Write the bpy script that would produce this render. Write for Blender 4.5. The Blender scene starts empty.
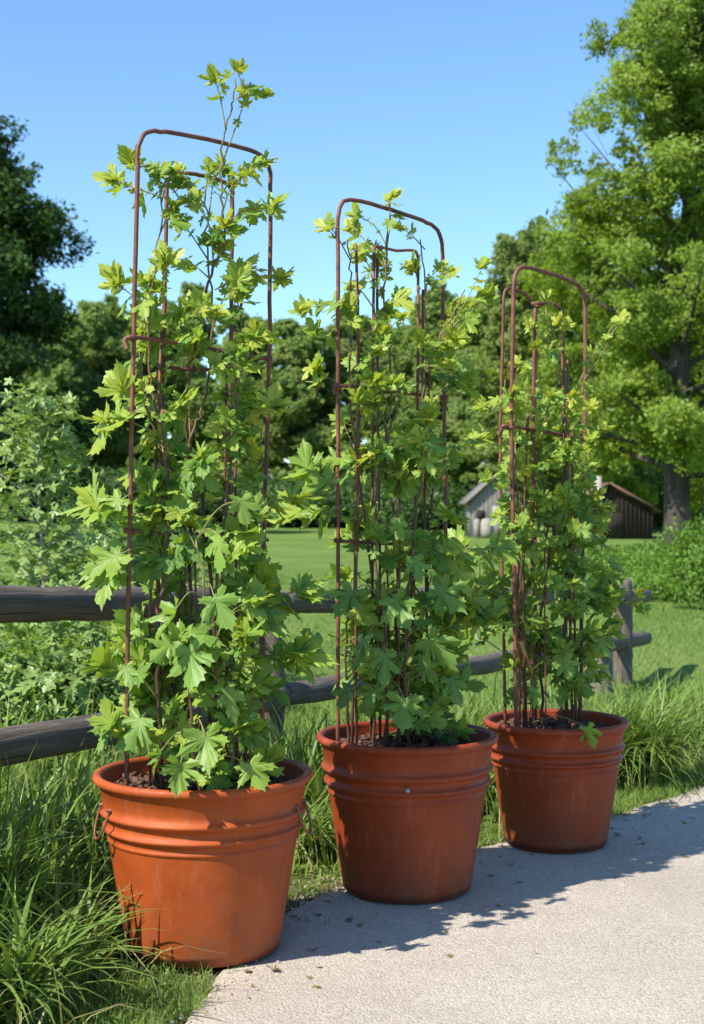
import bpy, math, random
import numpy as np
R = math.radians
rng = np.random.default_rng(11)
random.seed(5)
scene = bpy.context.scene
col = scene.collection
F = 1500.0; CX = 352.0; HY = 495.0; CH = 1.3
HAZE = 0

def P(px, py, d):
    """world point seen at photo column px / row py when it stands d metres away"""
    return np.array([(px - CX) / F * d, d, CH - (py - HY) / F * d])

# ------------------------------------------------------------------ helpers
def nrm(a):
    a = np.asarray(a, float)
    return a / np.maximum(np.linalg.norm(a, axis=-1, keepdims=True), 1e-9)

class MB:
    def __init__(s):
        s.V = []; s.F = []; s.T = []; s.U = []; s.n = 0
    def add(s, V, faces, tone=0.5, uv=None):
        V = np.asarray(V, float).reshape(-1, 3)
        if len(V) == 0: return
        s.V.append(V)
        s.T.append(np.broadcast_to(np.asarray(tone, float), (len(V),)).copy())
        s.U.append(np.zeros((len(V), 2)) if uv is None else np.asarray(uv, float).reshape(-1, 2))
        if not isinstance(faces, list): faces = [faces]
        for f in faces:
            f = np.asarray(f, np.int64)
            if f.size: s.F.append(f + s.n)
        s.n += len(V)
    def build(s, name, m, parent=None, smooth=False, loc=None):
        V = np.concatenate(s.V)
        if loc is not None: V = V - np.asarray(loc, float)
        me = bpy.data.meshes.new(name)
        me.vertices.add(len(V)); me.vertices.foreach_set('co', V.astype(np.float32).ravel())
        sizes = np.concatenate([np.full(len(f), f.shape[1]) for f in s.F])
        idx = np.concatenate([f.ravel() for f in s.F])
        me.loops.add(len(idx)); me.loops.foreach_set('vertex_index', idx.astype(np.int32))
        me.polygons.add(len(sizes))
        st = np.concatenate([[0], np.cumsum(sizes)[:-1]])
        me.polygons.foreach_set('loop_start', st.astype(np.int32))
        if smooth: me.polygons.foreach_set('use_smooth', np.ones(len(sizes), bool))
        a = me.attributes.new('tone', 'FLOAT', 'POINT'); a.data.foreach_set('value', np.concatenate(s.T).astype(np.float32))
        a = me.attributes.new('luv', 'FLOAT_VECTOR', 'POINT')
        uv = np.concatenate(s.U); a.data.foreach_set('vector', np.c_[uv, np.zeros(len(uv))].astype(np.float32).ravel())
        me.update(calc_edges=True); me.validate()
        me.materials.append(m)
        o = bpy.data.objects.new(name, me); col.objects.link(o)
        if parent is not None: o.parent = parent
        elif loc is not None: o.location = loc
        return o

def tube(mb, pts, rad, n=8, tone=0.5, cap=True):
    pts = np.asarray(pts, float); k = len(pts)
    rad = np.broadcast_to(np.asarray(rad, float), (k,))
    t = nrm(np.gradient(pts, axis=0))
    ref = np.array([0, 0, 1.0]) if abs(t[0][2]) < .8 else np.array([1.0, 0, 0])
    nn = nrm(np.cross(t[0], ref)); N = []
    for i in range(k):
        nn = nrm(nn - t[i] * np.dot(nn, t[i])); N.append(nn)
    N = np.array(N); B = np.cross(t, N)
    a = np.linspace(0, 2 * math.pi, n, endpoint=False)
    V = pts[:, None] + rad[:, None, None] * (np.cos(a)[None, :, None] * N[:, None] + np.sin(a)[None, :, None] * B[:, None])
    V = V.reshape(-1, 3)
    i = np.arange(k - 1)[:, None]; j = np.arange(n)[None, :]; j2 = (j + 1) % n
    q = np.stack([i * n + j, i * n + j2, (i + 1) * n + j2, (i + 1) * n + j], -1).reshape(-1, 4)
    L = np.concatenate([[0], np.cumsum(np.linalg.norm(np.diff(pts, axis=0), axis=1))])
    uv = np.stack([np.repeat(L, n), np.tile(a, k)], -1)
    fs = [q]
    if cap: fs += [np.arange(n)[::-1][None], (np.arange(n) + (k - 1) * n)[None]]
    mb.add(V, fs, tone, uv)

def box(mb, c, sz, rz=0.0, tone=0.5):
    x, y, z = np.array(sz) / 2
    V = np.array([[-x,-y,-z],[x,-y,-z],[x,y,-z],[-x,y,-z],[-x,-y,z],[x,-y,z],[x,y,z],[-x,y,z]])
    cr, sr = math.cos(rz), math.sin(rz)
    V = V @ np.array([[cr, sr, 0], [-sr, cr, 0], [0, 0, 1]])
    mb.add(V + np.asarray(c), np.array([[0,3,2,1],[4,5,6,7],[0,1,5,4],[1,2,6,5],[2,3,7,6],[3,0,4,7]]), tone)

def lathe(mb, c, prof, n=96, tone=0.5):
    prof = np.array(prof, float); k = len(prof)
    a = np.linspace(0, 2 * math.pi, n, endpoint=False)
    V = np.zeros((k, n, 3))
    V[:, :, 0] = prof[:, None, 0] * np.cos(a); V[:, :, 1] = prof[:, None, 0] * np.sin(a); V[:, :, 2] = prof[:, None, 1]
    i = np.arange(k - 1)[:, None]; j = np.arange(n)[None, :]; j2 = (j + 1) % n
    q = np.stack([i * n + j, i * n + j2, (i + 1) * n + j2, (i + 1) * n + j], -1).reshape(-1, 4)
    mb.add(V.reshape(-1, 3) + np.asarray(c), q, tone)

def smoothpath(pts, sub=6):
    """Catmull-Rom through pts"""
    p = np.asarray(pts, float)
    if len(p) < 3:
        return np.array([p[0] + (p[-1] - p[0]) * t for t in np.linspace(0, 1, sub + 1)])
    q = np.vstack([2 * p[0] - p[1], p, 2 * p[-1] - p[-2]]); out = []
    for i in range(1, len(q) - 2):
        for t in np.linspace(0, 1, sub, endpoint=False):
            a, b, c, d = q[i - 1], q[i], q[i + 1], q[i + 2]
            out.append(.5 * (2 * b + (c - a) * t + (2 * a - 5 * b + 4 * c - d) * t * t + (3 * b - a - 3 * c + d) * t ** 3))
    out.append(p[-1]); return np.array(out)

def tag(o, label=None, cat=None, group=None, kind=None):
    if label: o['label'] = label
    if cat: o['category'] = cat
    if group: o['group'] = group
    if kind: o['kind'] = kind
    return o

def empty(name, loc, label, cat, group=None):
    o = bpy.data.objects.new(name, None); col.objects.link(o)
    o.location = loc; o.empty_display_size = .1
    return tag(o, label, cat, group)

def part(mb, name, m, root, smooth=False):
    o = mb.build(name, m, None, smooth, loc=None)
    o.data.transform(__import__('mathutils').Matrix.Translation(-root.matrix_basis.translation if root.type == 'EMPTY' else -root.parent.matrix_basis.translation))
    o.parent = root
    return o

def copy_tree(src, loc, rz, sc, label, group):
    c = src.copy(); col.objects.link(c); c.location = loc; c.rotation_euler = (0, 0, rz); c.scale = (sc, sc, sc)
    c['label'] = label; c['group'] = group
    for ch in list(src.children):
        d = ch.copy(); col.objects.link(d); d.parent = c
    return c

# ------------------------------------------------------------------ materials
def mat(name):
    m = bpy.data.materials.new(name); m.use_nodes = True
    nt = m.node_tree; nt.nodes.clear()
    out = nt.nodes.new('ShaderNodeOutputMaterial')
    return m, nt, out
def N(nt, t, **kw):
    n = nt.nodes.new('ShaderNode' + t)
    for k, v in kw.items():
        if k.startswith('i_'):
            key = k[2:]
            key = int(key) if key.isdigit() else key.replace('_', ' ')
            n.inputs[key].default_value = v
        else: setattr(n, k, v)
    return n
def ramp(nt, stops, src):
    r = N(nt, 'ValToRGB'); e = r.color_ramp.elements
    while len(e) < len(stops): e.new(.5)
    for x, (p, c) in zip(e, stops): x.position = p; x.color = (*c, 1)
    nt.links.new(src, r.inputs[0]); return r
def noise(nt, scale, detail=4, rough=.55, vec=None, dist=0):
    n = N(nt, 'TexNoise', i_Scale=scale, i_Detail=detail, i_Roughness=rough, i_Distortion=dist)
    if vec is not None: nt.links.new(vec, n.inputs['Vector'])
    return n
def mixc(nt, f, a, b, mode='MIX'):
    m = N(nt, 'Mix', data_type='RGBA', blend_type=mode)
    for k, v in ((0, f), (6, a), (7, b)):
        if hasattr(v, 'is_output') or isinstance(v, bpy.types.NodeSocket): nt.links.new(v, m.inputs[k])
        elif k == 0: m.inputs[0].default_value = v
        else: m.inputs[k].default_value = (*v, 1)
    return m.outputs[2]
def math_(nt, op, a, b=None, c=None):
    m = N(nt, 'Math', operation=op)
    for k, v in enumerate((a, b, c)):
        if v is None: continue
        if isinstance(v, bpy.types.NodeSocket): nt.links.new(v, m.inputs[k])
        else: m.inputs[k].default_value = v
    return m.outputs[0]
def bump(nt, h, strength, dist=.01):
    b = N(nt, 'Bump', i_Strength=strength, i_Distance=dist); nt.links.new(h, b.inputs['Height']); return b.outputs[0]
def objco(nt): return N(nt, 'TexCoord').outputs['Object']

def leaf_mat(name, stops, trans=.35, rough=.5, veins=False, spec=.35, tcol=(1.25, 1.15, .55)):
    m, nt, out = mat(name); L = nt.links
    at = N(nt, 'Attribute', attribute_name='tone')
    r = ramp(nt, stops, at.outputs['Fac']); c = r.outputs[0]
    p = N(nt, 'BsdfPrincipled', i_Roughness=rough); p.inputs['Specular IOR Level'].default_value = spec
    if veins:
        uv = N(nt, 'Attribute', attribute_name='luv'); sp = N(nt, 'SeparateXYZ'); L.new(uv.outputs['Vector'], sp.inputs[0])
        u = math_(nt, 'ABSOLUTE', sp.outputs[0]); v = sp.outputs[1]
        ds = [u]
        for ang in (52, 105):
            dx, dy = math.sin(R(ang)), math.cos(R(ang))
            ds.append(math_(nt, 'ABSOLUTE', math_(nt, 'SUBTRACT', math_(nt, 'MULTIPLY', u, dy), math_(nt, 'MULTIPLY', v, dx))))
        d = math_(nt, 'MINIMUM', math_(nt, 'MINIMUM', ds[0], ds[1]), ds[2])
        vein = math_(nt, 'SUBTRACT', 1.0, math_(nt, 'MULTIPLY', d, 45.0)); vein = math_(nt, 'MAXIMUM', vein, 0.0)
        # secondary veins
        s2 = math_(nt, 'SINE', math_(nt, 'MULTIPLY', math_(nt, 'SUBTRACT', v, math_(nt, 'MULTIPLY', u, .8)), 62.0))
        s2 = math_(nt, 'MULTIPLY', math_(nt, 'ADD', s2, 1.0), .5)
        tn = noise(nt, 14, 3, .6, uv.outputs['Vector'])
        c = mixc(nt, .35, c, mixc(nt, tn.outputs[0], (.08, .16, .025), (.32, .46, .08)))
        c = mixc(nt, math_(nt, 'MULTIPLY', vein, .55), c, (.30, .42, .12))
        h = math_(nt, 'SUBTRACT', math_(nt, 'MULTIPLY', math_(nt, 'MULTIPLY', s2, tn.outputs[0]), .3), vein)
        L.new(bump(nt, h, .3, .003), p.inputs['Normal'])
    else:
        tn = noise(nt, 1.2, 2, .5, objco(nt))
        c = mixc(nt, .3, c, mixc(nt, tn.outputs[0], stops[0][1], stops[-1][1]))
    L.new(c, p.inputs['Base Color'])
    t = N(nt, 'BsdfTranslucent')
    L.new(mixc(nt, 1.0, c, tcol, 'MULTIPLY'), t.inputs['Color'])
    mx = N(nt, 'MixShader', i_Fac=trans); L.new(p.outputs[0], mx.inputs[1]); L.new(t.outputs[0], mx.inputs[2])
    L.new(mx.outputs[0], out.inputs[0]); return m

M = {}
M['vine'] = leaf_mat('vine_leaf', [(0, (.09, .21, .04)), (.4, (.20, .385, .07)), (.75, (.42, .56, .07)), (1, (.62, .64, .08))], .45, .45, True, .45)
M['grass'] = leaf_mat('grass_blade', [(0, (.06, .15, .02)), (.55, (.155, .30, .035)), (.93, (.32, .45, .08)), (1, (.48, .42, .18))], .35, .45, False, .4)
M['lawn_b'] = leaf_mat('lawn_blade', [(0, (.11, .20, .03)), (.7, (.20, .32, .05)), (1, (.32, .38, .11))], .35, .55)
M['tree_mid'] = leaf_mat('leaf_mid_green', [(0, (.13, .21, .025)), (.6, (.25, .37, .045)), (1, (.36, .47, .065))], .5, .5)
M['tree_dark'] = leaf_mat('leaf_dark_green', [(0, (.022, .055, .010)), (.7, (.05, .115, .018)), (1, (.11, .19, .03))], .35, .5)
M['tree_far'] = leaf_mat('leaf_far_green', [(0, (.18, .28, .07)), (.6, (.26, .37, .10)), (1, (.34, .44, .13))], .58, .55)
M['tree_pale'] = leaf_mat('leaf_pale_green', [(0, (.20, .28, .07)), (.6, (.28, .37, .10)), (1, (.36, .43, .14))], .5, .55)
M['shrub'] = leaf_mat('leaf_shrub', [(0, (.12, .22, .045)), (.6, (.23, .36, .085)), (1, (.38, .48, .17))], .35, .4, False, .45)
M['litter'] = leaf_mat('dry_leaf', [(0, (.10, .055, .03)), (.6, (.24, .15, .07)), (1, (.28, .30, .08))], .1, .8)
M['bush'] = leaf_mat('leaf_bush', [(0, (.07, .155, .016)), (.6, (.13, .26, .025)), (1, (.22, .36, .04))], .35, .5)

def bark(name, c1, c2, scale=6):
    m, nt, out = mat(name); L = nt.links
    mp = N(nt, 'Mapping'); mp.inputs['Scale'].default_value = (1, 1, .18); L.new(objco(nt), mp.inputs[0])
    n = noise(nt, scale, 6, .65, mp.outputs[0], 1.0)
    p = N(nt, 'BsdfPrincipled', i_Roughness=.9); L.new(ramp(nt, [(.3, c1), (.7, c2)], n.outputs[0]).outputs[0], p.inputs['Base Color'])
    L.new(bump(nt, n.outputs[0], .8, .05), p.inputs['Normal']); L.new(p.outputs[0], out.inputs[0]); return m
M['bark'] = bark('bark', (.03, .023, .018), (.12, .095, .072))
M['bark_pale'] = bark('bark_pale', (.22, .2, .17), (.5, .47, .42), 9)
def stemmat():
    m, nt, out = mat('vine_stem'); n = noise(nt, 60, 4, .6, objco(nt)); at = N(nt, 'Attribute', attribute_name='tone')
    r = ramp(nt, [(0, (.07, .03, .018)), (.35, (.17, .10, .04)), (.6, (.26, .28, .07)), (1, (.3, .38, .08))], math_(nt, 'ADD', at.outputs['Fac'], math_(nt, 'MULTIPLY_ADD', n.outputs[0], .5, -.25)))
    p = N(nt, 'BsdfPrincipled', i_Roughness=.6); nt.links.new(r.outputs[0], p.inputs['Base Color']); nt.links.new(p.outputs[0], out.inputs[0]); return m
M['stem'] = stemmat()
M['stem_green'] = bark('vine_green_stem', (.14, .20, .04), (.28, .26, .08), 40)

def rust():
    m, nt, out = mat('rusty_iron'); L = nt.links
    co = objco(nt)
    n = noise(nt, 38, 6, .65, co); n2 = noise(nt, 260, 3, .6, co)
    p = N(nt, 'BsdfPrincipled')
    c = ramp(nt, [(.3, (.07, .028, .02)), (.48, (.18, .058, .028)), (.64, (.32, .105, .04)), (.82, (.44, .18, .08))], n.outputs[0])
    L.new(mixc(nt, .35, c.outputs[0], mixc(nt, n2.outputs[0], (.06, .03, .025), (.28, .13, .08))), p.inputs['Base Color'])
    L.new(ramp(nt, [(.3, (.45,) * 3), (.8, (.8,) * 3)], n.outputs[0]).outputs[0], p.inputs['Roughness'])
    p.inputs['Metallic'].default_value = .1
    L.new(bump(nt, n2.outputs[0], .5, .002), p.inputs['Normal']); L.new(p.outputs[0], out.inputs[0]); return m
M['rust'] = rust()

def potmat(name, c1, c2):
    m, nt, out = mat(name); L = nt.links
    co = objco(nt)
    n = noise(nt, 5, 5, .6, co); n2 = noise(nt, 420, 2, .5, co); 
    mp = N(nt, 'Mapping'); mp.inputs['Scale'].default_value = (1, 1, .12); L.new(co, mp.inputs[0])
    n3 = noise(nt, 26, 5, .7, mp.outputs[0])
    p = N(nt, 'BsdfPrincipled'); p.inputs['Specular IOR Level'].default_value = .3
    c = mixc(nt, ramp(nt, [(.3, (0, 0, 0)), (.7, (1, 1, 1))], n.outputs[0]).outputs[0], tuple(v * .82 for v in c1), tuple(v * 1.08 for v in c2))
    c = mixc(nt, math_(nt, 'MULTIPLY', ramp(nt, [(.55, (0, 0, 0)), (.8, (1, 1, 1))], n3.outputs[0]).outputs[0], .30), c, (.54, .27, .15))
    scuff = noise(nt, 55, 6, .8, co, .8)
    c = mixc(nt, math_(nt, 'MULTIPLY', ramp(nt, [(.66, (0, 0, 0)), (.72, (1, 1, 1))], scuff.outputs[0]).outputs[0], .45), c, (.20, .09, .05))
    sp = N(nt, 'SeparateXYZ'); L.new(co, sp.inputs[0])
    low = ramp(nt, [(0.0, (1, 1, 1)), (.22, (0, 0, 0))], sp.outputs[2])       # splashed dirt at the foot
    dirt = math_(nt, 'MULTIPLY', low.outputs[0], ramp(nt, [(.35, (0, 0, 0)), (.7, (1, 1, 1))], noise(nt, 16, 5, .7, co).outputs[0]).outputs[0])
    c = mixc(nt, math_(nt, 'MULTIPLY', dirt, .75), c, (.15, .095, .06))
    L.new(c, p.inputs['Base Color'])
    L.new(ramp(nt, [(.3, (.42,) * 3), (.75, (.7,) * 3)], n3.outputs[0]).outputs[0], p.inputs['Roughness'])
    h = math_(nt, 'ADD', math_(nt, 'MULTIPLY', n2.outputs[0], .35), math_(nt, 'MULTIPLY', noise(nt, 22, 2, .5, co).outputs[0], 1.2))
    L.new(bump(nt, h, .35, .0025), p.inputs['Normal']); L.new(p.outputs[0], out.inputs[0]); return m
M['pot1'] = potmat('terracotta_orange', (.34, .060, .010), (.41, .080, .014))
M['pot2'] = potmat('terracotta_red_shaded', (.24, .038, .009), (.29, .050, .012))  # red terracotta with the shade on the two rear pots darkened into its colour

def woodlog(name, c1, c2, c3):
    m, nt, out = mat(name); L = nt.links
    uv = N(nt, 'Attribute', attribute_name='luv')
    mp = N(nt, 'Mapping'); mp.inputs['Scale'].default_value = (1.6, 5.5, 1); L.new(uv.outputs['Vector'], mp.inputs[0])
    n = noise(nt, 5, 8, .72, mp.outputs[0], .6)
    n2 = noise(nt, 7, 4, .6, objco(nt))
    mp2 = N(nt, 'Mapping'); mp2.inputs['Scale'].default_value = (.7, 9, 1); L.new(uv.outputs['Vector'], mp2.inputs[0])
    cr = noise(nt, 3.2, 5, .6, mp2.outputs[0], .3)
    crack = ramp(nt, [(.40, (0, 0, 0)), (.46, (1, 1, 1))], cr.outputs[0])
    c = ramp(nt, [(.25, c1), (.55, c2), (.8, c3)], n.outputs[0]).outputs[0]
    c = mixc(nt, .35, c, mixc(nt, n2.outputs[0], c1, c3)); c = mixc(nt, crack.outputs[0], tuple(x * .35 for x in c1), c)
    p = N(nt, 'BsdfPrincipled', i_Roughness=.85); L.new(c, p.inputs['Base Color'])
    h = math_(nt, 'ADD', n.outputs[0], math_(nt, 'MULTIPLY', crack.outputs[0], .9))
    L.new(bump(nt, h, .9, .008), p.inputs['Normal']); L.new(p.outputs[0], out.inputs[0]); return m
M['log'] = woodlog('weathered_log', (.075, .052, .039), (.20, .155, .118), (.44, .37, .30))
M['split'] = woodlog('split_wood', (.15, .12, .09), (.28, .235, .18), (.42, .36, .29))

def soilmat():
    m, nt, out = mat('potting_soil'); L = nt.links
    co = objco(nt); n = noise(nt, 45, 8, .75, co); v = N(nt, 'TexVoronoi', i_Scale=70); L.new(co, v.inputs['Vector'])
    p = N(nt, 'BsdfPrincipled', i_Roughness=.95)
    L.new(ramp(nt, [(.3, (.015, .009, .007)), (.6, (.06, .032, .02)), (.85, (.16, .07, .04))], n.outputs[0]).outputs[0], p.inputs['Base Color'])
    L.new(bump(nt, math_(nt, 'ADD', n.outputs[0], v.outputs[0]), 1.0, .012), p.inputs['Normal']); L.new(p.outputs[0], out.inputs[0]); return m
M['soil'] = soilmat()

def groundmat():
    m, nt, out = mat('meadow_ground'); L = nt.links
    co = objco(nt)
    n = noise(nt, .35, 4, .6, co); n2 = noise(nt, 9, 6, .7, co); n3 = noise(nt, 60, 3, .7, co)
    g = ramp(nt, [(.35, (.11, .19, .035)), (.5, (.19, .27, .055)), (.65, (.29, .33, .10))], n.outputs[0]).outputs[0]
    g = mixc(nt, .5, g, ramp(nt, [(.3, (.06, .13, .02)), (.75, (.20, .30, .07))], n2.outputs[0]).outputs[0])
    g = mixc(nt, .3, g, ramp(nt, [(.35, (.05, .11, .015)), (.65, (.22, .32, .08))], n3.outputs[0]).outputs[0])
    d = ramp(nt, [(.3, (.05, .035, .024)), (.7, (.17, .125, .085))], noise(nt, 30, 8, .75, co).outputs[0]).outputs[0]
    at = N(nt, 'Attribute', attribute_name='tone')
    c = mixc(nt, at.outputs['Fac'], g, d)
    p = N(nt, 'BsdfPrincipled', i_Roughness=.95); p.inputs['Specular IOR Level'].default_value = .1
    L.new(c, p.inputs['Base Color'])
    L.new(bump(nt, math_(nt, 'ADD', n2.outputs[0], n3.outputs[0]), .9, .03), p.inputs['Normal']); L.new(p.outputs[0], out.inputs[0]); return m
M['ground'] = groundmat()

def pathmat():
    m, nt, out = mat('concrete_path'); L = nt.links
    co = objco(nt)
    v = N(nt, 'TexVoronoi', i_Scale=150); L.new(co, v.inputs['Vector'])
    n = noise(nt, 1.5, 5, .6, co); n2 = noise(nt, 120, 4, .7, co); n3 = noise(nt, 320, 2, .6, co)
    base = ramp(nt, [(.3, (.38, .32, .255)), (.7, (.50, .43, .35))], n.outputs[0]).outputs[0]
    st = ramp(nt, [(.0, (.20, .17, .14)), (.35, (.40, .345, .28)), (.7, (.56, .49, .41)), (1, (.70, .63, .54))], v.outputs['Color']).outputs[0]
    c = mixc(nt, .5, base, st)
    c = mixc(nt, ramp(nt, [(.62, (0, 0, 0)), (.72, (.55,) * 3)], n2.outputs[0]).outputs[0], c, (.19, .16, .135))
    st2 = ramp(nt, [(.5, (0, 0, 0)), (.75, (.4,) * 3)], noise(nt, 4.5, 6, .7, co, .5).outputs[0]).outputs[0]
    c = mixc(nt, st2, c, (.33, .275, .215))
    big = noise(nt, .9, 5, .65, co, .8)
    c = mixc(nt, ramp(nt, [(.45, (0, 0, 0)), (.62, (.45,) * 3)], big.outputs[0]).outputs[0], c, (.37, .31, .245))
    p = N(nt, 'BsdfPrincipled', i_Roughness=.85); p.inputs['Specular IOR Level'].default_value = .25
    L.new(c, p.inputs['Base Color'])
    h = math_(nt, 'ADD', math_(nt, 'MULTIPLY', v.outputs['Distance'], -.9), math_(nt, 'ADD', n2.outputs[0], math_(nt, 'MULTIPLY', n3.outputs[0], .5)))
    L.new(bump(nt, h, .8, .004), p.inputs['Normal']); L.new(p.outputs[0], out.inputs[0]); return m
M['path'] = pathmat()

def simple(name, c1, c2, scale, rough=.85, metal=0, stretch=(1, 1, 1), bs=.4):
    m, nt, out = mat(name); L = nt.links
    mp = N(nt, 'Mapping'); mp.inputs['Scale'].default_value = stretch; L.new(objco(nt), mp.inputs[0])
    n = noise(nt, scale, 6, .65, mp.outputs[0])
    p = N(nt, 'BsdfPrincipled', i_Roughness=rough, i_Metallic=metal)
    L.new(ramp(nt, [(.3, c1), (.7, c2)], n.outputs[0]).outputs[0], p.inputs['Base Color'])
    L.new(bump(nt, n.outputs[0], bs, .01), p.inputs['Normal']); L.new(p.outputs[0], out.inputs[0]); return m
M['stone'] = simple('pebble', (.2, .165, .13), (.48, .41, .34), 18)
M['chip'] = simple('bark_chip', (.05, .024, .015), (.17, .075, .045), 25)
M['shedwall'] = simple('grey_boards', (.20, .185, .165), (.36, .34, .30), 3, .85, 0, (6, 6, .5))
M['sheddark'] = simple('dark_boards', (.018, .013, .010), (.055, .038, .028), 3, .9, 0, (6, 6, .5))
M['shedroof'] = simple('grey_shingles', (.10, .095, .085), (.24, .22, .20), 6)
M['redroof'] = simple('rusty_roof', (.09, .05, .038), (.20, .115, .08), 4)
M['whitep'] = simple('white_paint', (.22, .20, .17), (.36, .33, .28), 5)
M['galv'] = simple('galvanised_bolt', (.35, .33, .3), (.6, .58, .55), 40, .4, .8)

# ------------------------------------------------------------------ terrain
EY = np.array([-5, 3.0, 3.5, 3.75, 3.98, 4.3, 4.75, 5.1, 5.49, 6.0, 6.72, 9, 14, 30.])
EX = np.array([-1.6, -.58, -.47, -.43, -.36, -.31, -.17, .08, .50, 1.04, 1.60, 3.5, 8, 24.])
def edgeX(y): return np.interp(y, EY, EX)
def sst(a, b, x):
    t = np.clip((x - a) / (b - a), 0, 1); return t * t * (3 - 2 * t)
def gz(x, y):
    x = np.asarray(x, float); y = np.asarray(y, float)
    off = edgeX(y) - x                      # metres to the left of the path edge
    bank = .11 * sst(.25, 1.1, off) * (1 - sst(4.6, 8, y))
    return -.38 * sst(6.2, 12.5, y) + bank + .012 * np.sin(x * 1.7 + y * .9) * sst(.3, 1.5, off)

def grid(xs, ys, zf):
    X, Y = np.meshgrid(xs, ys); Z = zf(X, Y); nx, ny = len(xs), len(ys)
    V = np.stack([X, Y, Z], -1).reshape(-1, 3)
    i = np.arange(ny - 1)[:, None]; j = np.arange(nx - 1)[None, :]
    q = np.stack([i * nx + j, i * nx + j + 1, (i + 1) * nx + j + 1, (i + 1) * nx + j], -1).reshape(-1, 4)
    return V, q
xs = np.unique(np.r_[np.linspace(-6, 8, 180), np.linspace(-40, 40, 50), np.linspace(-600, 600, 25)])
ys = np.unique(np.r_[np.linspace(0, 14, 180), np.linspace(-30, 60, 50), np.linspace(-300, 900, 25)])
V, q = grid(xs, ys, gz)
off = edgeX(V[:, 1]) - V[:, 0]
dirt = np.clip(1 - np.abs(off) / .16, 0, 1)
dirt = np.where(off < 0, 1.0, dirt) * (V[:, 1] < 30)
for (x_, y_, r_) in ((-.1, 4.72, .35), (.45, 5.4, .22), (-.62, 4.1, .22)):
    dirt = np.maximum(dirt, np.clip(1.4 - np.hypot(V[:, 0] - x_, V[:, 1] - y_) / r_, 0, 1))
g = MB(); g.add(V, q, dirt); tag(g.build('ground', M['ground'], smooth=True), kind='structure')

# path: strip from the wavy left edge to 2.6 m further right
yy = np.r_[np.linspace(0, 9, 220), np.linspace(9.2, 30, 60)]
el = edgeX(yy)
el = np.convolve(np.pad(el, 6, 'edge'), np.ones(13) / 13, 'valid') + .012 * np.sin(yy * 9) + .008 * np.sin(yy * 23)
ts = np.r_[0, .01, np.linspace(.05, 1, 16)]
W = 2.8 + np.clip(yy - 6, 0, 9) * .35
V = np.zeros((len(yy), len(ts), 3))
V[..., 0] = el[:, None] + ts * W[:, None]; V[..., 1] = yy[:, None]
V[..., 2] = gz(V[..., 0] + .02, V[..., 1]) + .016
V[:, 0, 2] -= .03
nx = len(ts); i = np.arange(len(yy) - 1)[:, None]; j = np.arange(nx - 1)[None, :]
q = np.stack([i * nx + j, i * nx + j + 1, (i + 1) * nx + j + 1, (i + 1) * nx + j], -1).reshape(-1, 4)
g = MB(); g.add(V.reshape(-1, 3), q); tag(g.build('path', M['path'], smooth=True), kind='structure')
PZ = .016

# ------------------------------------------------------------------ leaves
HALF = [(0, -.02), (.08, -.11), (.17, -.13), (.25, -.21), (.33, -.15), (.45, -.17), (.44, -.07), (.52, -.02), (.38, .03), (.27, .11),
        (.47, .15), (.52, .24), (.63, .27), (.61, .36), (.72, .50), (.57, .46), (.50, .52), (.39, .42), (.26, .40), (.165, .36),
        (.25, .52), (.33, .60), (.27, .64), (.29, .75), (.20, .75), (.15, .87), (.07, .86), (0, 1.03)]
def leaf_template(r, narrow=1.0, simple_=False):
    h = np.array(HALF)
    if simple_: h = h[[0, 3, 5, 9, 12, 14, 16, 19, 21, 24, 27]]
    a = h.copy(); b = h[1:-1][::-1].copy()
    a[1:-1] += r.normal(0, .018, a[1:-1].shape); b += r.normal(0, .018, b.shape)
    b[:, 0] *= -1
    o = np.vstack([a, b]); o[:, 0] *= narrow
    c = np.array([[0, .05]])
    k = len(o)
    ring = c + (o - c) * (.55 if not simple_ else 1)
    uv = np.vstack([c, o] if simple_ else [c, ring, o])
    rr = np.hypot(uv[:, 0], uv[:, 1]); th = np.arctan2(np.abs(uv[:, 0]), uv[:, 1])
    fold = r.uniform(.0, .7); droop = r.uniform(-.05, .75); rip = r.uniform(.04, .12)
    w = fold * np.abs(uv[:, 0]) - droop * rr ** 2 * .8 + rip * np.cos(th * 6.9) * rr + r.normal(0, .012, len(uv))
    w += r.uniform(-.35, .35) * uv[:, 0] * rr + .06 * np.sin(uv[:, 1] * 5 + r.uniform(0, 6))
    V = np.c_[uv, w]
    j = np.arange(k); j2 = (j + 1) % k
    if simple_:
        F_ = [np.stack([0 * j, 1 + j2, 1 + j], -1)]
    else:
        F_ = [np.stack([0 * j, 1 + j2, 1 + j], -1), np.stack([1 + j, 1 + j2, 1 + k + j2, 1 + k + j], -1)]
    return V, F_, uv
trng = np.random.default_rng(3)
TPL = [leaf_template(trng, trng.uniform(.72, 1.08)) for _ in range(16)]
TPLS = [leaf_template(trng, 1.0, True) for _ in range(5)]

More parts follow.
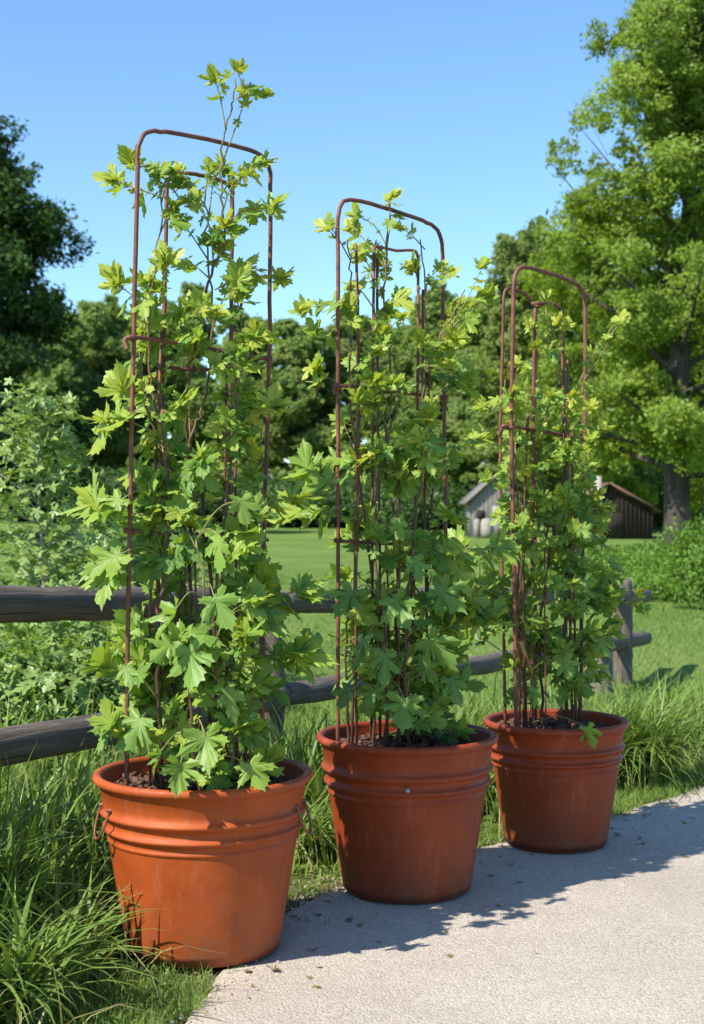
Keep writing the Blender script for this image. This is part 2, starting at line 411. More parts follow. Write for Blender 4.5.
def put_leaves(mb, O, T, Nn, S, tone, tpl=None, r=rng):
    tpl = tpl or TPL
    O = np.asarray(O, float); T = nrm(T); Nn = np.asarray(Nn, float)
    Nn = nrm(Nn - T * np.sum(Nn * T, -1, keepdims=True)); B = np.cross(T, Nn)
    S = np.asarray(S, float); tone = np.asarray(tone, float)
    which = r.integers(0, len(tpl), len(O))
    for w, (V, Fs, uv) in enumerate(tpl):
        m = which == w; n = m.sum()
        if n == 0: continue
        W = O[m][:, None] + S[m][:, None, None] * (V[None, :, 0:1] * B[m][:, None] + V[None, :, 1:2] * T[m][:, None] + V[None, :, 2:3] * Nn[m][:, None])
        k = len(V)
        fs = [(f[None] + (np.arange(n) * k)[:, None, None]).reshape(-1, f.shape[1]) for f in Fs]
        mb.add(W.reshape(-1, 3), fs, np.repeat(tone[m], k), np.tile(uv, (n, 1)))

SUN_AZ = 37.0; SUN_EL = 47.0      # light travels towards (+cos az, +sin az)
SUNV = np.array([-math.cos(R(SUN_AZ)) * math.cos(R(SUN_EL)), -math.sin(R(SUN_AZ)) * math.cos(R(SUN_EL)), math.sin(R(SUN_EL))])

# ------------------------------------------------------------------ pots
def make_pot(cx, cy, rt, rb, h, m, label, handles=False, bolt=None, soilk=1):
    root = empty('plant_pot', (cx, cy, PZ), label, 'plant pot', 'terracotta coloured planters in a row along the path')
    c = (0, 0, 0)
    def rad(z): return rb + (rt * .955 - rb) * (z / h) ** .92
    pr = [(0, .006), (rb - .012, .004), (rb - .003, .008), (rb, .016)]
    for z in np.linspace(.03, .62, 14): pr.append((rad(z * h), z * h))
    pr.insert(6, (rad(.095 * h) , .095 * h)); pr = sorted(pr, key=lambda a: (a[1], a[0])) if False else pr
    def ring(z0, z1, amp, n=7):
        for t in np.linspace(0, 1, n):
            z = (z0 + (z1 - z0) * t) * h; pr.append((rad(z) + amp * math.sin(math.pi * t), z))
    ring(.625, .655, .004); ring(.68, .728, .012); ring(.765, .82, .014)
    pr.append((rad(.85 * h) + .001, .85 * h)); pr.append((rad(.93 * h) + .002, .93 * h))
    # rolled lip
    rc = rt - .011
    for t in np.linspace(-70, 200, 15):
        pr.append((rc + .013 * math.cos(R(t)), h - .013 + .013 * math.sin(R(t))))
    for z in (.9, .8, .6): pr.append((rad(z * h) - .012, z * h))
    pr2 = [p for i, p in enumerate(pr) if i != 6]
    b = MB(); lathe(b, c, pr2, 128); body = b.build('pot_body', m, root, True)
    # fine raised seam near the foot
    # soil
    s = MB(); rs = rad(.895 * h) - .008; V = [(0, 0, 0)]; 
    nr, na = 14, 64
    rr = np.linspace(0, rs, nr + 1)[1:]; a = np.linspace(0, 2 * math.pi, na, endpoint=False)
    X = rr[:, None] * np.cos(a); Y = rr[:, None] * np.sin(a)
    Z = .895 * h + .018 * np.exp(-(rr[:, None] / .15) ** 2) + rng.normal(0, .005, X.shape)
    V = np.vstack([[0, 0, .895 * h + .018], np.stack([X, Y, Z], -1).reshape(-1, 3)])
    j = np.arange(na); j2 = (j + 1) % na
    tri = np.stack([0 * j, 1 + j, 1 + j2], -1)
    i = np.arange(nr - 1)[:, None]
    q = np.stack([1 + i * na + j, 1 + (i + 1) * na + j, 1 + (i + 1) * na + j2, 1 + i * na + j2], -1).reshape(-1, 4)
    s.add(V, [tri, q]); so = s.build('soil', M['soil'], root, True)
    ch = MB()
    for _ in range(420):
        a_ = rng.uniform(0, 6.283); r_ = rs * math.sqrt(rng.uniform(.05, 1)) * .97
        sz = rng.uniform(.006, .02); d = nrm(rng.normal(0, 1, 3) * [1, 1, .4]); e = nrm(np.cross(d, rng.normal(0, 1, 3)))
        f = np.cross(d, e)
        p0 = np.array([r_ * math.cos(a_), r_ * math.sin(a_), .895 * h + .018 * math.exp(-(r_ / .15) ** 2) + rng.uniform(.002, .01)])
        VV = np.array([p0 + d * sz * x + e * sz * .45 * y + f * sz * .2 * z for x in (-1, 1) for y in (-1, 1) for z in (-1, 1)])
        VV += rng.normal(0, sz * .12, VV.shape)
        ch.add(VV, np.array([[0,1,3,2],[4,6,7,5],[0,4,5,1],[2,3,7,6],[0,2,6,4],[1,5,7,3]]))
    o = ch.build('bark_mulch', M['chip'], root); o['kind'] = 'stuff'
    if handles:
        for ang, tilt in ((204, 0), (-12, 0)):
            hb = MB(); rz = rad(.74 * h) + .006
            ca, sa = math.cos(R(ang)), math.sin(R(ang))
            out_ = np.array([ca, sa, 0]); tan = np.array([-sa, ca, 0]); up = np.array([0, 0, 1.0])
            pts = []
            for t in np.linspace(-20, 200, 22):
                u = math.cos(R(t)) * .046; v = -math.sin(R(t)) * .062
                pts.append(out_ * (rz + .010 - v * .32) + tan * u + up * (.77 * h + v + .012))
            tube(hb, pts, .0036, 8)
            tube(hb, [pts[0] + out_ * .006, pts[0] - out_ * .02], .0055, 8); tube(hb, [pts[-1] + out_ * .006, pts[-1] - out_ * .02], .0055, 8)
            hb.build('handle', M['rust'], root, True)
    if bolt is not None:
        ang, zf = bolt; bb = MB(); ca, sa = math.cos(R(ang)), math.sin(R(ang)); o_ = np.array([ca, sa, 0])
        p = o_ * (rad(zf * h)) + [0, 0, zf * h]
        tube(bb, [p, p + o_ * .0135], .0085, 12); tube(bb, [p + o_ * .0125, p + o_ * .019], .0055, 6)
        bb.build('bolt', M['galv'], root)
    return root, rad
POTS = [(-.421, 4.24, .308, .212, .505), (.179, 4.875, .294, .205, .51), (.751, 5.52, .265, .185, .46)]
make_pot(*POTS[0], M['pot1'], 'nearest orange terracotta planter with wire loop handles, standing half on the grass', True)
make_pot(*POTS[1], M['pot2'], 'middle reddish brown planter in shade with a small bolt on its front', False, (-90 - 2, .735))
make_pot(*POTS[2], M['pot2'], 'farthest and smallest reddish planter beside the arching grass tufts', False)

# ------------------------------------------------------------------ trellises
def rods(mb, pts, r, wob=.002, tone=.5, sub=6, n=8):
    p = smoothpath(pts, sub); p[1:-1] += rng.normal(0, wob * .35, p[1:-1].shape)
    tube(mb, p, r, n, tone)
def rod(mb, a, b, r, bend=.004, n=8):
    a = np.asarray(a); b = np.asarray(b); m = 7
    t = np.linspace(0, 1, m)[:, None]; p = a + (b - a) * t
    d = rng.normal(0, bend, 3); p += np.sin(t * math.pi) * d + np.sin(t * 2 * math.pi) * rng.normal(0, bend * .6, 3)
    tube(mb, p, r, n)
def hoop(mb, left_pts, right_pts, r, rc=.05):
    """left_pts bottom->top corner, right_pts top corner->bottom ; corners rounded"""
    A = np.array(left_pts[-1]); B = np.array(right_pts[0])
    u = nrm(B - A)
    def corner(pa, c, pb, n=8):
        d1 = nrm(pa - c); d2 = nrm(pb - c); out = []
        s = c + d1 * rc; e = c + d2 * rc
        for t in np.linspace(0, 1, n): out.append((1 - t) ** 2 * s + 2 * t * (1 - t) * c + t * t * e)
        return out
    L = [np.array(p) for p in left_pts[:-1]]; Rr = [np.array(p) for p in right_pts[1:]]
    lo = []
    for a, b in zip(L, L[1:] + [A]):
        for t in np.linspace(0, 1, 6, endpoint=False): 
            if not (b is A and np.linalg.norm(a + (b - a) * t - A) < rc * 1.05): lo.append(a + (b - a) * t)
    pts = lo + corner(L[-1], A, B) + [A + (B - A) * t + np.array([0, 0, .006 * math.sin(t * math.pi)]) for t in np.linspace(rc / np.linalg.norm(B - A) + .04, 1 - rc / np.linalg.norm(B - A) - .04, 7)] + corner(A, B, Rr[0])
    for a, b in zip([B] + Rr, Rr):
        for t in np.linspace(0, 1, 7)[1:]:
            q = a + (b - a) * t
            if not (a is B and np.linalg.norm(q - B) < rc * 1.05): pts.append(q)
    pts = np.array(pts); pts[1:-1] += rng.normal(0, .0007, pts[1:-1].shape)
    tube(mb, pts, r, 10)
def tie(mb, p, r=.012, n=10, rr=.0028):
    for k in range(2):
        a = np.linspace(0, 2 * math.pi, n + 1); 
        tube(mb, [np.array(p) + [r * math.cos(t), r * math.sin(t), .004 * k + .004 * math.sin(t)] for t in a], rr, 6)

def soilz(i): return PZ + .875 * POTS[i][4]
def down(px, py, d, i):
    """point in the soil of pot i at this column and distance"""
    p = P(px, py, d); p[2] = soilz(i) - .02
    cx, cy = POTS[i][0], POTS[i][1]; lim = POTS[i][2] * .84
    v = p[:2] - [cx, cy]; r = np.hypot(*v)
    if r > lim: p[:2] = np.array([cx, cy]) + v * lim / r
    return p

# trellis 1
t1 = empty('trellis', (POTS[0][0], POTS[0][1], soilz(0)), 'tallest rusty iron hoop trellis, standing in the nearest orange planter', 'trellis', 'rusty iron trellises standing in the planters')
b = MB(); hoop(b, [down(126, 778, 4.10, 0), P(128, 600, 4.09), P(133, 380, 4.08), P(139, 128, 4.07)], [P(271, 156, 4.42), P(270, 330, 4.42), P(264, 540, 4.42), down(262, 770, 4.42, 0)], .0064, .075); part(b, 'hoop', M['rust'], t1, True)
b = MB(); hoop(b, [down(154, 775, 4.3, 0), P(160, 480, 4.3), P(168, 172, 4.32)], [P(233, 184, 4.44), P(230, 450, 4.44), down(226, 770, 4.42, 0)], .0062, .04); part(b, 'hoop', M['rust'], t1, True)
for a, c, r in ((P(162, 330, 4.24), down(150, 778, 4.22, 0), .0055), (P(163, 395, 4.26), down(161, 775, 4.24, 0), .006), (P(237, 330, 4.36), down(236, 775, 4.34, 0), .0055),
                (P(227, 366, 4.30), down(222, 775, 4.28, 0), .005), (P(187, 500, 4.3), down(186, 775, 4.3, 0), .004), (P(252, 600, 4.36), down(250, 772, 4.36, 0), .0055),
                (P(262, 545, 4.4), down(259, 772, 4.38, 0), .005), (P(188, 395, 4.25), down(205, 775, 4.2, 0), .004)):
    b = MB(); rod(b, a, c, r * .78); part(b, 'rod', M['rust'], t1, True)
b = MB(); rods(b, [P(128, 350, 4.05), P(125, 343, 4.055), P(127.5, 338, 4.06), P(140, 338, 4.075), P(200, 347, 4.24), P(271, 360, 4.425)], .0062, .001); part(b, 'crossbar', M['rust'], t1, True)
b = MB(); rod(b, P(158, 366, 4.28), P(237, 371, 4.37), .005, .002); part(b, 'crossbar', M['rust'], t1, True)
b = MB(); rod(b, P(124, 530, 4.08), P(268, 540, 4.43), .0055, .003); part(b, 'crossbar', M['rust'], t1, True)
b = MB(); rod(b, P(150, 652, 4.26), P(264, 657, 4.42), .0045, .003); part(b, 'crossbar', M['rust'], t1, True)
for p in (P(134, 339, 4.08), P(268, 359, 4.42), P(128, 531, 4.09), P(161, 372, 4.27), P(232, 362, 4.42)):
    b = MB(); tie(b, p); part(b, 'wire_tie', M['rust'], t1, True)

# trellis 2
t2 = empty('trellis', (POTS[1][0], POTS[1][1], soilz(1)), 'middle rusty hoop trellis over the shaded planter, shorter than the left one', 'trellis', 'rusty iron trellises standing in the planters')
b = MB(); hoop(b, [down(338, 735, 4.78, 1), P(338, 560, 4.77), P(338, 380, 4.75), P(338, 196, 4.74)], [P(442, 228, 5.06), P(444, 400, 5.06), P(446, 545, 5.06), down(446, 735, 5.02, 1)], .0068, .075); part(b, 'hoop', M['rust'], t2, True)
for a, c, r in ((P(356, 246, 4.80), down(357, 738, 4.8, 1), .006), (P(358, 300, 4.82), down(352, 738, 4.84, 1), .006), (P(374, 255, 4.9), down(371, 738, 4.9, 1), .006), (P(377, 258, 4.92), down(380, 738, 4.9, 1), .006),
                (P(418, 256, 4.98), down(414, 738, 4.95, 1), .0062), (P(423, 290, 4.99), down(428, 738, 4.97, 1), .006), (P(399, 480, 4.8), down(401, 738, 4.8, 1), .0045), (P(413, 560, 4.85), down(408, 738, 4.83, 1), .0045), (P(386, 540, 4.95), down(388, 738, 4.93, 1), .0045)):
    b = MB(); rod(b, a, c, r * .78); part(b, 'rod', M['rust'], t2, True)
b = MB(); rods(b, [P(374, 257, 4.9), P(374, 250, 4.9), P(378, 247, 4.92), P(396, 251, 4.95), P(414, 251, 4.98), P(418, 258, 4.98)], .005, .001); part(b, 'hoop', M['rust'], t2, True)
b = MB(); rods(b, [P(335, 394, 4.73), P(334, 389, 4.735), P(339, 386, 4.745), P(390, 391, 4.9), P(446, 399, 5.065)], .0062, .001); part(b, 'crossbar', M['rust'], t2, True)
b = MB(); rod(b, P(336, 541, 4.76), P(448, 548, 5.07), .0055, .003); part(b, 'crossbar', M['rust'], t2, True)
for p in (P(338, 388, 4.75), P(444, 398, 5.06), P(357, 390, 4.81), P(338, 541, 4.77)):
    b = MB(); tie(b, p, .013); part(b, 'wire_tie', M['rust'], t2, True)

# trellis 3
t3 = empty('trellis', (POTS[2][0], POTS[2][1], soilz(2)), 'shortest and most bare rusty trellis with a double left leg, in the farthest planter', 'trellis', 'rusty iron trellises standing in the planters')
b = MB(); hoop(b, [down(517, 720, 5.42, 2), P(514, 560, 5.41), P(511, 430, 5.4), P(514, 264, 5.4)], [P(585, 287, 5.72), P(585, 420, 5.72), P(583, 540, 5.72), down(580, 718, 5.68, 2)], .0078, .08); part(b, 'hoop', M['rust'], t3, True)
b = MB(); hoop(b, [down(506, 716, 5.56, 2), P(501, 520, 5.56), P(500, 430, 5.56), P(504, 285, 5.57)], [P(536, 302, 5.68), P(535, 420, 5.66), down(536, 716, 5.64, 2)], .0058, .05); part(b, 'hoop', M['rust'], t3, True)
b = MB(); hoop(b, [down(532, 716, 5.5, 2), P(533, 440, 5.5), P(535, 303, 5.52)], [P(562, 307, 5.62), P(564, 420, 5.62), down(567, 716, 5.58, 2)], .007, .04); part(b, 'hoop', M['rust'], t3, True)
for a, c, r in ((P(528, 415, 5.5), down(524, 718, 5.48, 2), .006), (P(567, 360, 5.6), down(573, 718, 5.56, 2), .0062), (P(572, 430, 5.6), down(577, 718, 5.58, 2), .006), (P(518, 520, 5.44), down(520, 718, 5.44, 2), .0055), (P(545, 540, 5.45), down(546, 718, 5.45, 2), .004)):
    b = MB(); rod(b, a, c, r * .78); part(b, 'rod', M['rust'], t3, True)
b = MB(); rods(b, [P(500, 436, 5.4), P(502, 428, 5.39), P(508, 426, 5.395), P(545, 432, 5.55), P(588, 440, 5.73)], .0068, .001); part(b, 'crossbar', M['rust'], t3, True)
b = MB(); rod(b, P(514, 542, 5.41), P(585, 546, 5.72), .0055, .003); part(b, 'crossbar', M['rust'], t3, True)
for p in (P(512, 427, 5.4), P(585, 439, 5.72), P(535, 304, 5.52)):
    b = MB(); tie(b, p, .014); part(b, 'wire_tie', M['rust'], t3, True)

# ------------------------------------------------------------------ vines
def make_vine(i, d0, stems, prof, nsh, shoots, big, name_label, top_y, seed, szk=1.0, leafn=(4, 8)):
    r = np.random.default_rng(seed)
    cx, cy = POTS[i][0], POTS[i][1]
    root = empty('climbing_vine', (cx, cy, soilz(i)), name_label, 'climbing plant', 'young vines climbing the trellises')
    SW = MB(); TW = SW; LF = MB()
    allp = []
    for st in stems:
        pts = [P(a, b_, d0 + dd) for a, b_, dd in st]
        pts[0] = down(st[0][0], st[0][1], d0 + st[0][2], i)
        p = smoothpath(pts, 8); p[1:-1] += r.normal(0, .0035, p[1:-1].shape)
        k = len(p); tube(SW, p, np.linspace(.0058, .0022, k), 7, np.repeat(np.linspace(0, .45, k), 7))
        allp.append(p)
    SP = np.concatenate(allp)
    O = []; T = []; Nn = []; S = []; TN = []
    zt = P(0, top_y, d0)[2]; zb = soilz(i)
    cen = np.array([cx, cy])
    def leaf_at(p, tdir, size, tone, pet=None):
        outw = np.r_[nrm(p[:2] - cen + r.normal(0, .04, 2)), 0]
        n = nrm(np.array([0, 0, .75]) + outw * .55 + SUNV * .5 + np.array([0, -.35, 0]) + r.normal(0, .42, 3))
        O.append(p); T.append(tdir); Nn.append(n); S.append(size); TN.append(np.clip(tone, 0, 1))
    def shoot(a, b_, n, size, young):
        """twig from a to b_ with n leaves"""
        L = np.linalg.norm(b_ - a); mid = (a + b_) / 2 + np.array([0, 0, L * .12]) + r.normal(0, L * .06, 3)
        p = smoothpath([a, mid, b_], 5); k = len(p)
        tube(TW, p, np.linspace(.0026, .0011, k), 5)
        side = 1
        d = nrm(b_ - a)
        for q in range(n):
            t = .25 + .75 * (q + r.uniform(.2, .9)) / n
            base = p[min(k - 1, int(t * (k - 1)))]
            sd = nrm(np.cross(d, [0, 0, 1.0]) * side + d * .5 + r.normal(0, .35, 3)); side *= -1
            sd[2] = sd[2] * .5 + .15
            s_ = size * .57 * r.uniform(.4, 1.35) * (1.1 - .45 * t * young)
            pl = s_ * r.uniform(.35, .7)
            e = base + sd * pl
            tube(TW, [base, (base + e) / 2 + [0, 0, .006], e], .0011, 4, cap=False)
            td = nrm(sd + np.array([0, 0, r.uniform(-1.1, -.15)]) + r.normal(0, .25, 3))
            leaf_at(e, td, s_, .42 + .40 * young * (.5 + .5 * t) + r.normal(0, .19))
        # growing tip: a tuft of small pale leaves
        for q in range(3):
            td = nrm(d + r.normal(0, .6, 3) + [0, 0, .15])
            leaf_at(p[-1], td, size * r.uniform(.4, .75), .6 + .35 * young + r.normal(0, .1))
    py_ = np.array([q[0] for q in prof]); xl = np.array([q[1] for q in prof]); xr = np.array([q[2] for q in prof]); den = np.array([q[3] for q in prof]); sz = np.array([q[4] for q in prof])
    cand = np.linspace(py_[0], py_[-1], 400); w = np.interp(cand, py_, den * (xr - xl)); w /= w.sum()
    for _ in range(nsh):
        y = r.choice(cand, p=w) + r.uniform(-3, 3)
        a_, b_ = np.interp(y, py_, xl), np.interp(y, py_, xr); m_ = (a_ + b_) / 2; hw = (b_ - a_) / 2
        f = r.uniform(-1, 1); f = np.sign(f) * abs(f) ** .8 * .9
        dmax = hw / F * d0 * math.sqrt(max(0, 1 - f * f)) * .8
        tgt = P(m_ + f * hw, y, d0 + r.uniform(-1, 1) * dmax)
        tgt[2] = max(tgt[2], zb + .035)
        # attach to a stem point slightly lower
        c2 = SP[np.argmin(np.linalg.norm((SP - (tgt - [0, 0, .09])) * [1, 1, .9], axis=1) + r.uniform(0, .05, len(SP)))]
        L = np.linalg.norm(tgt - c2)
        if L > .28: tgt = c2 + (tgt - c2) * .28 / L * r.uniform(.8, 1.1)
        young = np.clip((tgt[2] - zb) / (zt - zb), 0, 1)
        shoot(c2, tgt, r.integers(*leafn), np.interp(y, py_, sz) * szk, .15 + .85 * young * young + .25 * abs(f) * young)
    for (x0, y0, dd0, x1, y1, dd1, n, s_, yg) in shoots:
        shoot(P(x0, y0, d0 + dd0), P(x1, y1, d0 + dd1), n + 1, s_ * 1.15, yg)
    for (px, py, dd, dx, dy, s_, tone) in big:
        p = P(px, py, d0 + dd); td = nrm(np.array([dx, -.45, -dy]))
        q = SP[np.argmin(np.linalg.norm(SP - p, axis=1))]
        tube(TW, smoothpath([q, (p + q) / 2 + [0, 0, .03], p], 4), .0018, 5)
        O.append(p); T.append(td); Nn.append(nrm(np.array([-.3, -.6, .8]) + r.normal(0, .5, 3))); S.append(s_ * r.uniform(.5, .82)); TN.append(tone)
    put_leaves(LF, O, T, Nn, S, TN, None, r)
    part(SW, 'stem', M['stem'], root, True)
    part(LF, 'foliage', M['vine'], root, True)
    return len(O)

d0 = 4.24
stems1 = [[(205, 775, 0), (212, 650, -.02), (205, 520, 0), (190, 455, .02), (186, 400, 0), (200, 330, 0), (212, 270, .02), (225, 245, 0), (222, 200, 0), (224, 145, 0), (233, 110, 0), (236, 80, 0)],
          [(185, 775, .05), (192, 640, 0), (188, 480, 0), (190, 440, 0), (204, 400, .02), (212, 330, .04), (208, 250, .05), (205, 190, 0)],
          [(225, 775, .0), (214, 640, -.1), (222, 540, -.06), (232, 440, 0), (240, 340, 0), (238, 260, 0)],
          [(162, 775, -.1), (158, 640, -.12), (168, 540, -.1), (165, 440, -.1), (150, 380, -.1), (152, 300, -.1), (165, 190, -.05)],
          [(240, 770, .1), (250, 680, .1), (248, 560, .08), (255, 480, .08), (262, 430, .1)],
          [(200, 778, -.15), (190, 700, -.18), (206, 620, -.18), (196, 540, -.18)],
          [(170, 770, 0), (176, 640, .02), (182, 500, .02), (150, 420, 0), (140, 360, 0), (148, 300, 0)]]
prof1 = [(165, 135, 262, .9, .085), (230, 165, 262, 1.0, .09), (300, 122, 266, 1.0, .095), (360, 135, 262, .8, .10), (430, 122, 258, .9, .11), (500, 120, 262, 1.0, .12), (600, 120, 268, 1.0, .125), (700, 118, 272, 1.05, .13), (775, 130, 280, 1.5, .13)]
shoots1 = [(224, 160, 0, 238, 72, 0, 5, .085, 1), (236, 100, 0, 262, 98, 0, 2, .07, .9), (226, 130, 0, 216, 82, 0, 2, .07, .9),
           (185, 205, 0, 135, 165, -.1, 4, .095, .7), (170, 200, -.1, 118, 182, -.12, 4, .095, .6), (222, 195, 0, 262, 165, .1, 5, .085, .8), (200, 200, 0, 175, 172, 0, 4, .09, .9),
           (225, 230, 0, 272, 212, .1, 4, .095, .5), (215, 290, 0, 278, 280, .1, 4, .11, .5), (150, 330, -.1, 118, 285, -.14, 5, .095, .9), (160, 300, -.1, 165, 262, -.1, 3, .09, .9),
           (150, 430, -.1, 105, 425, -.14, 4, .125, .8), (160, 420, -.1, 125, 392, -.14, 4, .11, .8), (160, 520, -.1, 98, 505, -.15, 4, .145, .4), (155, 590, -.1, 104, 572, -.15, 4, .145, .4),
           (230, 440, 0, 272, 410, .05, 4, .10, .9), (245, 520, .05, 296, 500, .05, 4, .12, .5), (250, 600, .1, 298, 592, .02, 3, .13, .3), (250, 660, .1, 296, 655, .0, 3, .14, .2),
           (158, 700, -.12, 108, 668, -.15, 4, .12, .4), (155, 745, -.12, 112, 725, -.18, 4, .12, .4)]
big1 = [(222, 540, -.3, -.25, .8, .14, .55), (205, 735, -.28, .15, .9, .15, .5), (160, 752, -.3, -.2, .95, .13, .5), (250, 765, -.3, .45, .7, .14, .62), (190, 650, -.3, .1, .9, .15, .45), (118, 555, -.18, -.9, .45, .16, .6),
        (120, 500, -.18, -.9, .4, .15, .6), (225, 690, -.28, .5, .8, .15, .5), (140, 720, -.22, -.7, .7, .14, .45), (265, 610, -.05, .8, .6, .15, .3), (275, 655, 0, .9, .4, .15, .25), (128, 418, -.18, -.85, .4, .13, .85),
        (175, 610, -.3, -.4, .8, .13, .5), (240, 500, -.2, .3, .9, .12, .5), (215, 600, -.3, .5, .8, .15, .45), (180, 765, -.32, -.1, .9, .12, .55)]
c1 = make_vine(0, d0, stems1, prof1, 92, shoots1, big1, 'tallest leafy vine, its top shoot rising above the hoop in the nearest planter', 60, 21)

stems2 = [[(400, 740, 0), (398, 620, 0), (392, 520, 0), (385, 440, 0), (392, 380, 0), (384, 300, 0), (390, 220, 0), (388, 200, 0)],
          [(372, 740, 0), (375, 620, .02), (362, 500, -.05), (350, 400, -.1), (352, 300, -.1), (348, 240, -.1)],
          [(420, 740, .05), (424, 620, .05), (432, 500, .1), (428, 400, .1), (426, 320, .1), (420, 240, .1)],
          [(410, 740, -.1), (404, 640, -.15), (412, 560, -.12), (422, 460, -.05), (425, 380, 0), (445, 330, 0), (465, 290, 0)],
          [(385, 740, -.12), (386, 640, -.18), (376, 560, -.15), (380, 470, -.1), (398, 400, -.05), (392, 350, 0), (368, 300, 0)],
          [(440, 740, .1), (450, 640, .1), (458, 560, .08)], [(350, 740, .0), (346, 660, -.05), (350, 590, -.1)]]
prof2 = [(215, 335, 425, .8, .08), (300, 328, 470, .8, .085), (360, 328, 468, .9, .09), (430, 328, 458, 1.0, .10), (500, 326, 462, 1.1, .115), (600, 338, 472, 1.1, .13), (680, 352, 466, 1.15, .13), (738, 350, 466, 1.5, .12)]
shoots2 = [(385, 250, 0, 390, 200, 0, 4, .08, 1), (350, 260, -.1, 330, 228, -.1, 4, .085, .9), (352, 300, -.1, 308, 308, -.12, 3, .10, .7), (425, 250, .1, 400, 228, .1, 4, .08, .9), (420, 290, .1, 415, 268, .1, 3, .08, .9),
           (440, 340, 0, 482, 268, 0, 6, .09, 1), (450, 330, 0, 484, 300, 0, 4, .10, .7), (350, 350, -.1, 316, 332, -.12, 3, .09, .7), (350, 400, -.1, 318, 372, -.12, 3, .10, .9), (355, 460, -.1, 308, 470, -.14, 4, .13, .5),
           (360, 520, -.1, 300, 512, -.14, 4, .14, .3), (440, 480, .05, 474, 440, 0, 4, .11, .6), (430, 400, .1, 468, 380, .05, 4, .11, .5), (455, 560, .05, 494, 548, 0, 4, .13, .2), (450, 620, .05, 492, 622, 0, 3, .13, .2), (375, 320, 0, 398, 300, 0, 3, .10, .6)]
big2 = [(352, 592, -.32, -.5, .7, .17, .2), (365, 640, -.3, -.6, .8, .16, .2), (415, 560, -.3, .2, .9, .14, .4), (430, 640, -.28, .5, .8, .15, .25), (405, 700, -.3, -.1, .95, .14, .35), (375, 690, -.3, -.4, .9, .14, .2), (450, 680, -.2, .5, .9, .14, .2),
        (395, 600, -.32, .4, .8, .15, .35), (330, 480, -.2, -.9, .4, .15, .55), (320, 515, -.2, -.9, .5, .14, .5), (440, 590, -.25, .7, .6, .15, .2), (398, 520, -.28, .1, .9, .13, .5), (385, 655, -.3, 0, 1, .16, .25), (350, 690, -.2, -.6, .8, .13, .15)]
c2 = make_vine(1, 4.875, stems2, prof2, 92, shoots2, big2, 'middle dark green leafy vine spilling over the shaded planter', 200, 22)

stems3 = [[(545, 722, 0), (540, 640, 0), (548, 560, 0), (545, 500, 0), (540, 440, 0), (552, 400, 0), (558, 360, 0), (545, 310, 0)],
          [(560, 722, 0), (565, 640, 0), (572, 560, 0), (568, 480, 0), (566, 420, 0), (575, 400, 0), (600, 355, 0), (618, 325, 0)],
          [(528, 722, -.05), (524, 640, -.1), (520, 560, -.1), (516, 480, -.1), (512, 430, -.1), (505, 380, -.1)],
          [(572, 722, .05), (580, 650, .05), (600, 600, .03), (625, 570, 0)], [(535, 722, -.1), (528, 660, -.1), (505, 610, -.1), (480, 590, -.1)]]
prof3 = [(300, 530, 570, .5, .065), (360, 515, 590, .6, .065), (400, 492, 598, .8, .07), (450, 498, 602, .8, .075), (520, 494, 606, 1.0, .08), (580, 478, 618, 1.1, .085), (630, 485, 622, 1.1, .085), (700, 515, 600, .7, .08)]
shoots3 = [(550, 320, 0, 545, 300, 0, 4, .07, 1), (570, 400, 0, 620, 320, 0, 7, .07, 1), (545, 400, 0, 498, 400, -.05, 3, .065, .7), (520, 420, -.1, 482, 408, -.1, 4, .065, .7), (565, 440, 0, 602, 430, 0, 4, .075, .7),
           (590, 620, 0, 640, 590, 0, 5, .09, .7), (600, 600, 0, 638, 608, 0, 4, .09, .6), (510, 600, -.1, 452, 590, -.1, 5, .10, .2), (500, 560, -.1, 462, 550, -.1, 4, .11, .2), (575, 520, 0, 606, 508, 0, 3, .08, .9),
           (500, 650, -.1, 466, 640, -.1, 3, .11, .1), (520, 500, -.1, 488, 478, -.1, 4, .075, .7)]
big3 = [(588, 728, -.26, .1, .95, .11, .55), (480, 560, -.12, -.7, .6, .13, .15), (476, 620, -.12, -.5, .8, .13, .15), (565, 660, -.25, .3, .9, .11, .4), (535, 690, -.25, -.2, .9, .11, .35), (600, 640, -.1, .6, .7, .10, .5)]
c3 = make_vine(2, 5.52, stems3, prof3, 112, shoots3, big3, 'smallest leaved and sparsest light green vine in the farthest planter', 290, 23, 1.12, (4, 9))
print('leaves', c1, c2, c3)

# ------------------------------------------------------------------ fence
def fd(px): return .405 * F / (133 - .1405 * px)          # distance of the fence at column px
def upy(px): return 608 - 11 * px / 640.
def loy(px): return 741 - 101 * px / 640.
froot_p = P(271, 760, fd(271))
fence = empty('log_fence', (froot_p[0], froot_p[1], float(gz(froot_p[0], froot_p[1]))), 'weathered two rail log fence running behind the planters', 'fence')
def log(name, a, b, r0, r1, m=M['log'], n=20, k=26, bow=.012):
    a = np.asarray(a); b = np.asarray(b); t = np.linspace(0, 1, k)[:, None]
    p = a + (b - a) * t; p += np.sin(t * math.pi) * np.array([0, 0, rng.normal(0, bow)]) 
    p[1:-1] += rng.normal(0, .0018, p[1:-1].shape)
    rad = np.linspace(r0, r1, k) * (1 + rng.normal(0, .018, k)); rad[0] *= .9; rad[-1] *= .9
    p = np.vstack([p[0] - (p[1] - p[0]) * .02, p, p[-1] + (p[-1] - p[-2]) * .02]); rad = np.r_[rad[0] * .9, rad, rad[-1] * .9]
    mb = MB(); tube(mb, p, rad, n)
    # out of round
    V = mb.V[0]; V += rng.normal(0, .0012, V.shape)
    return part(mb, name, m, fence, True)
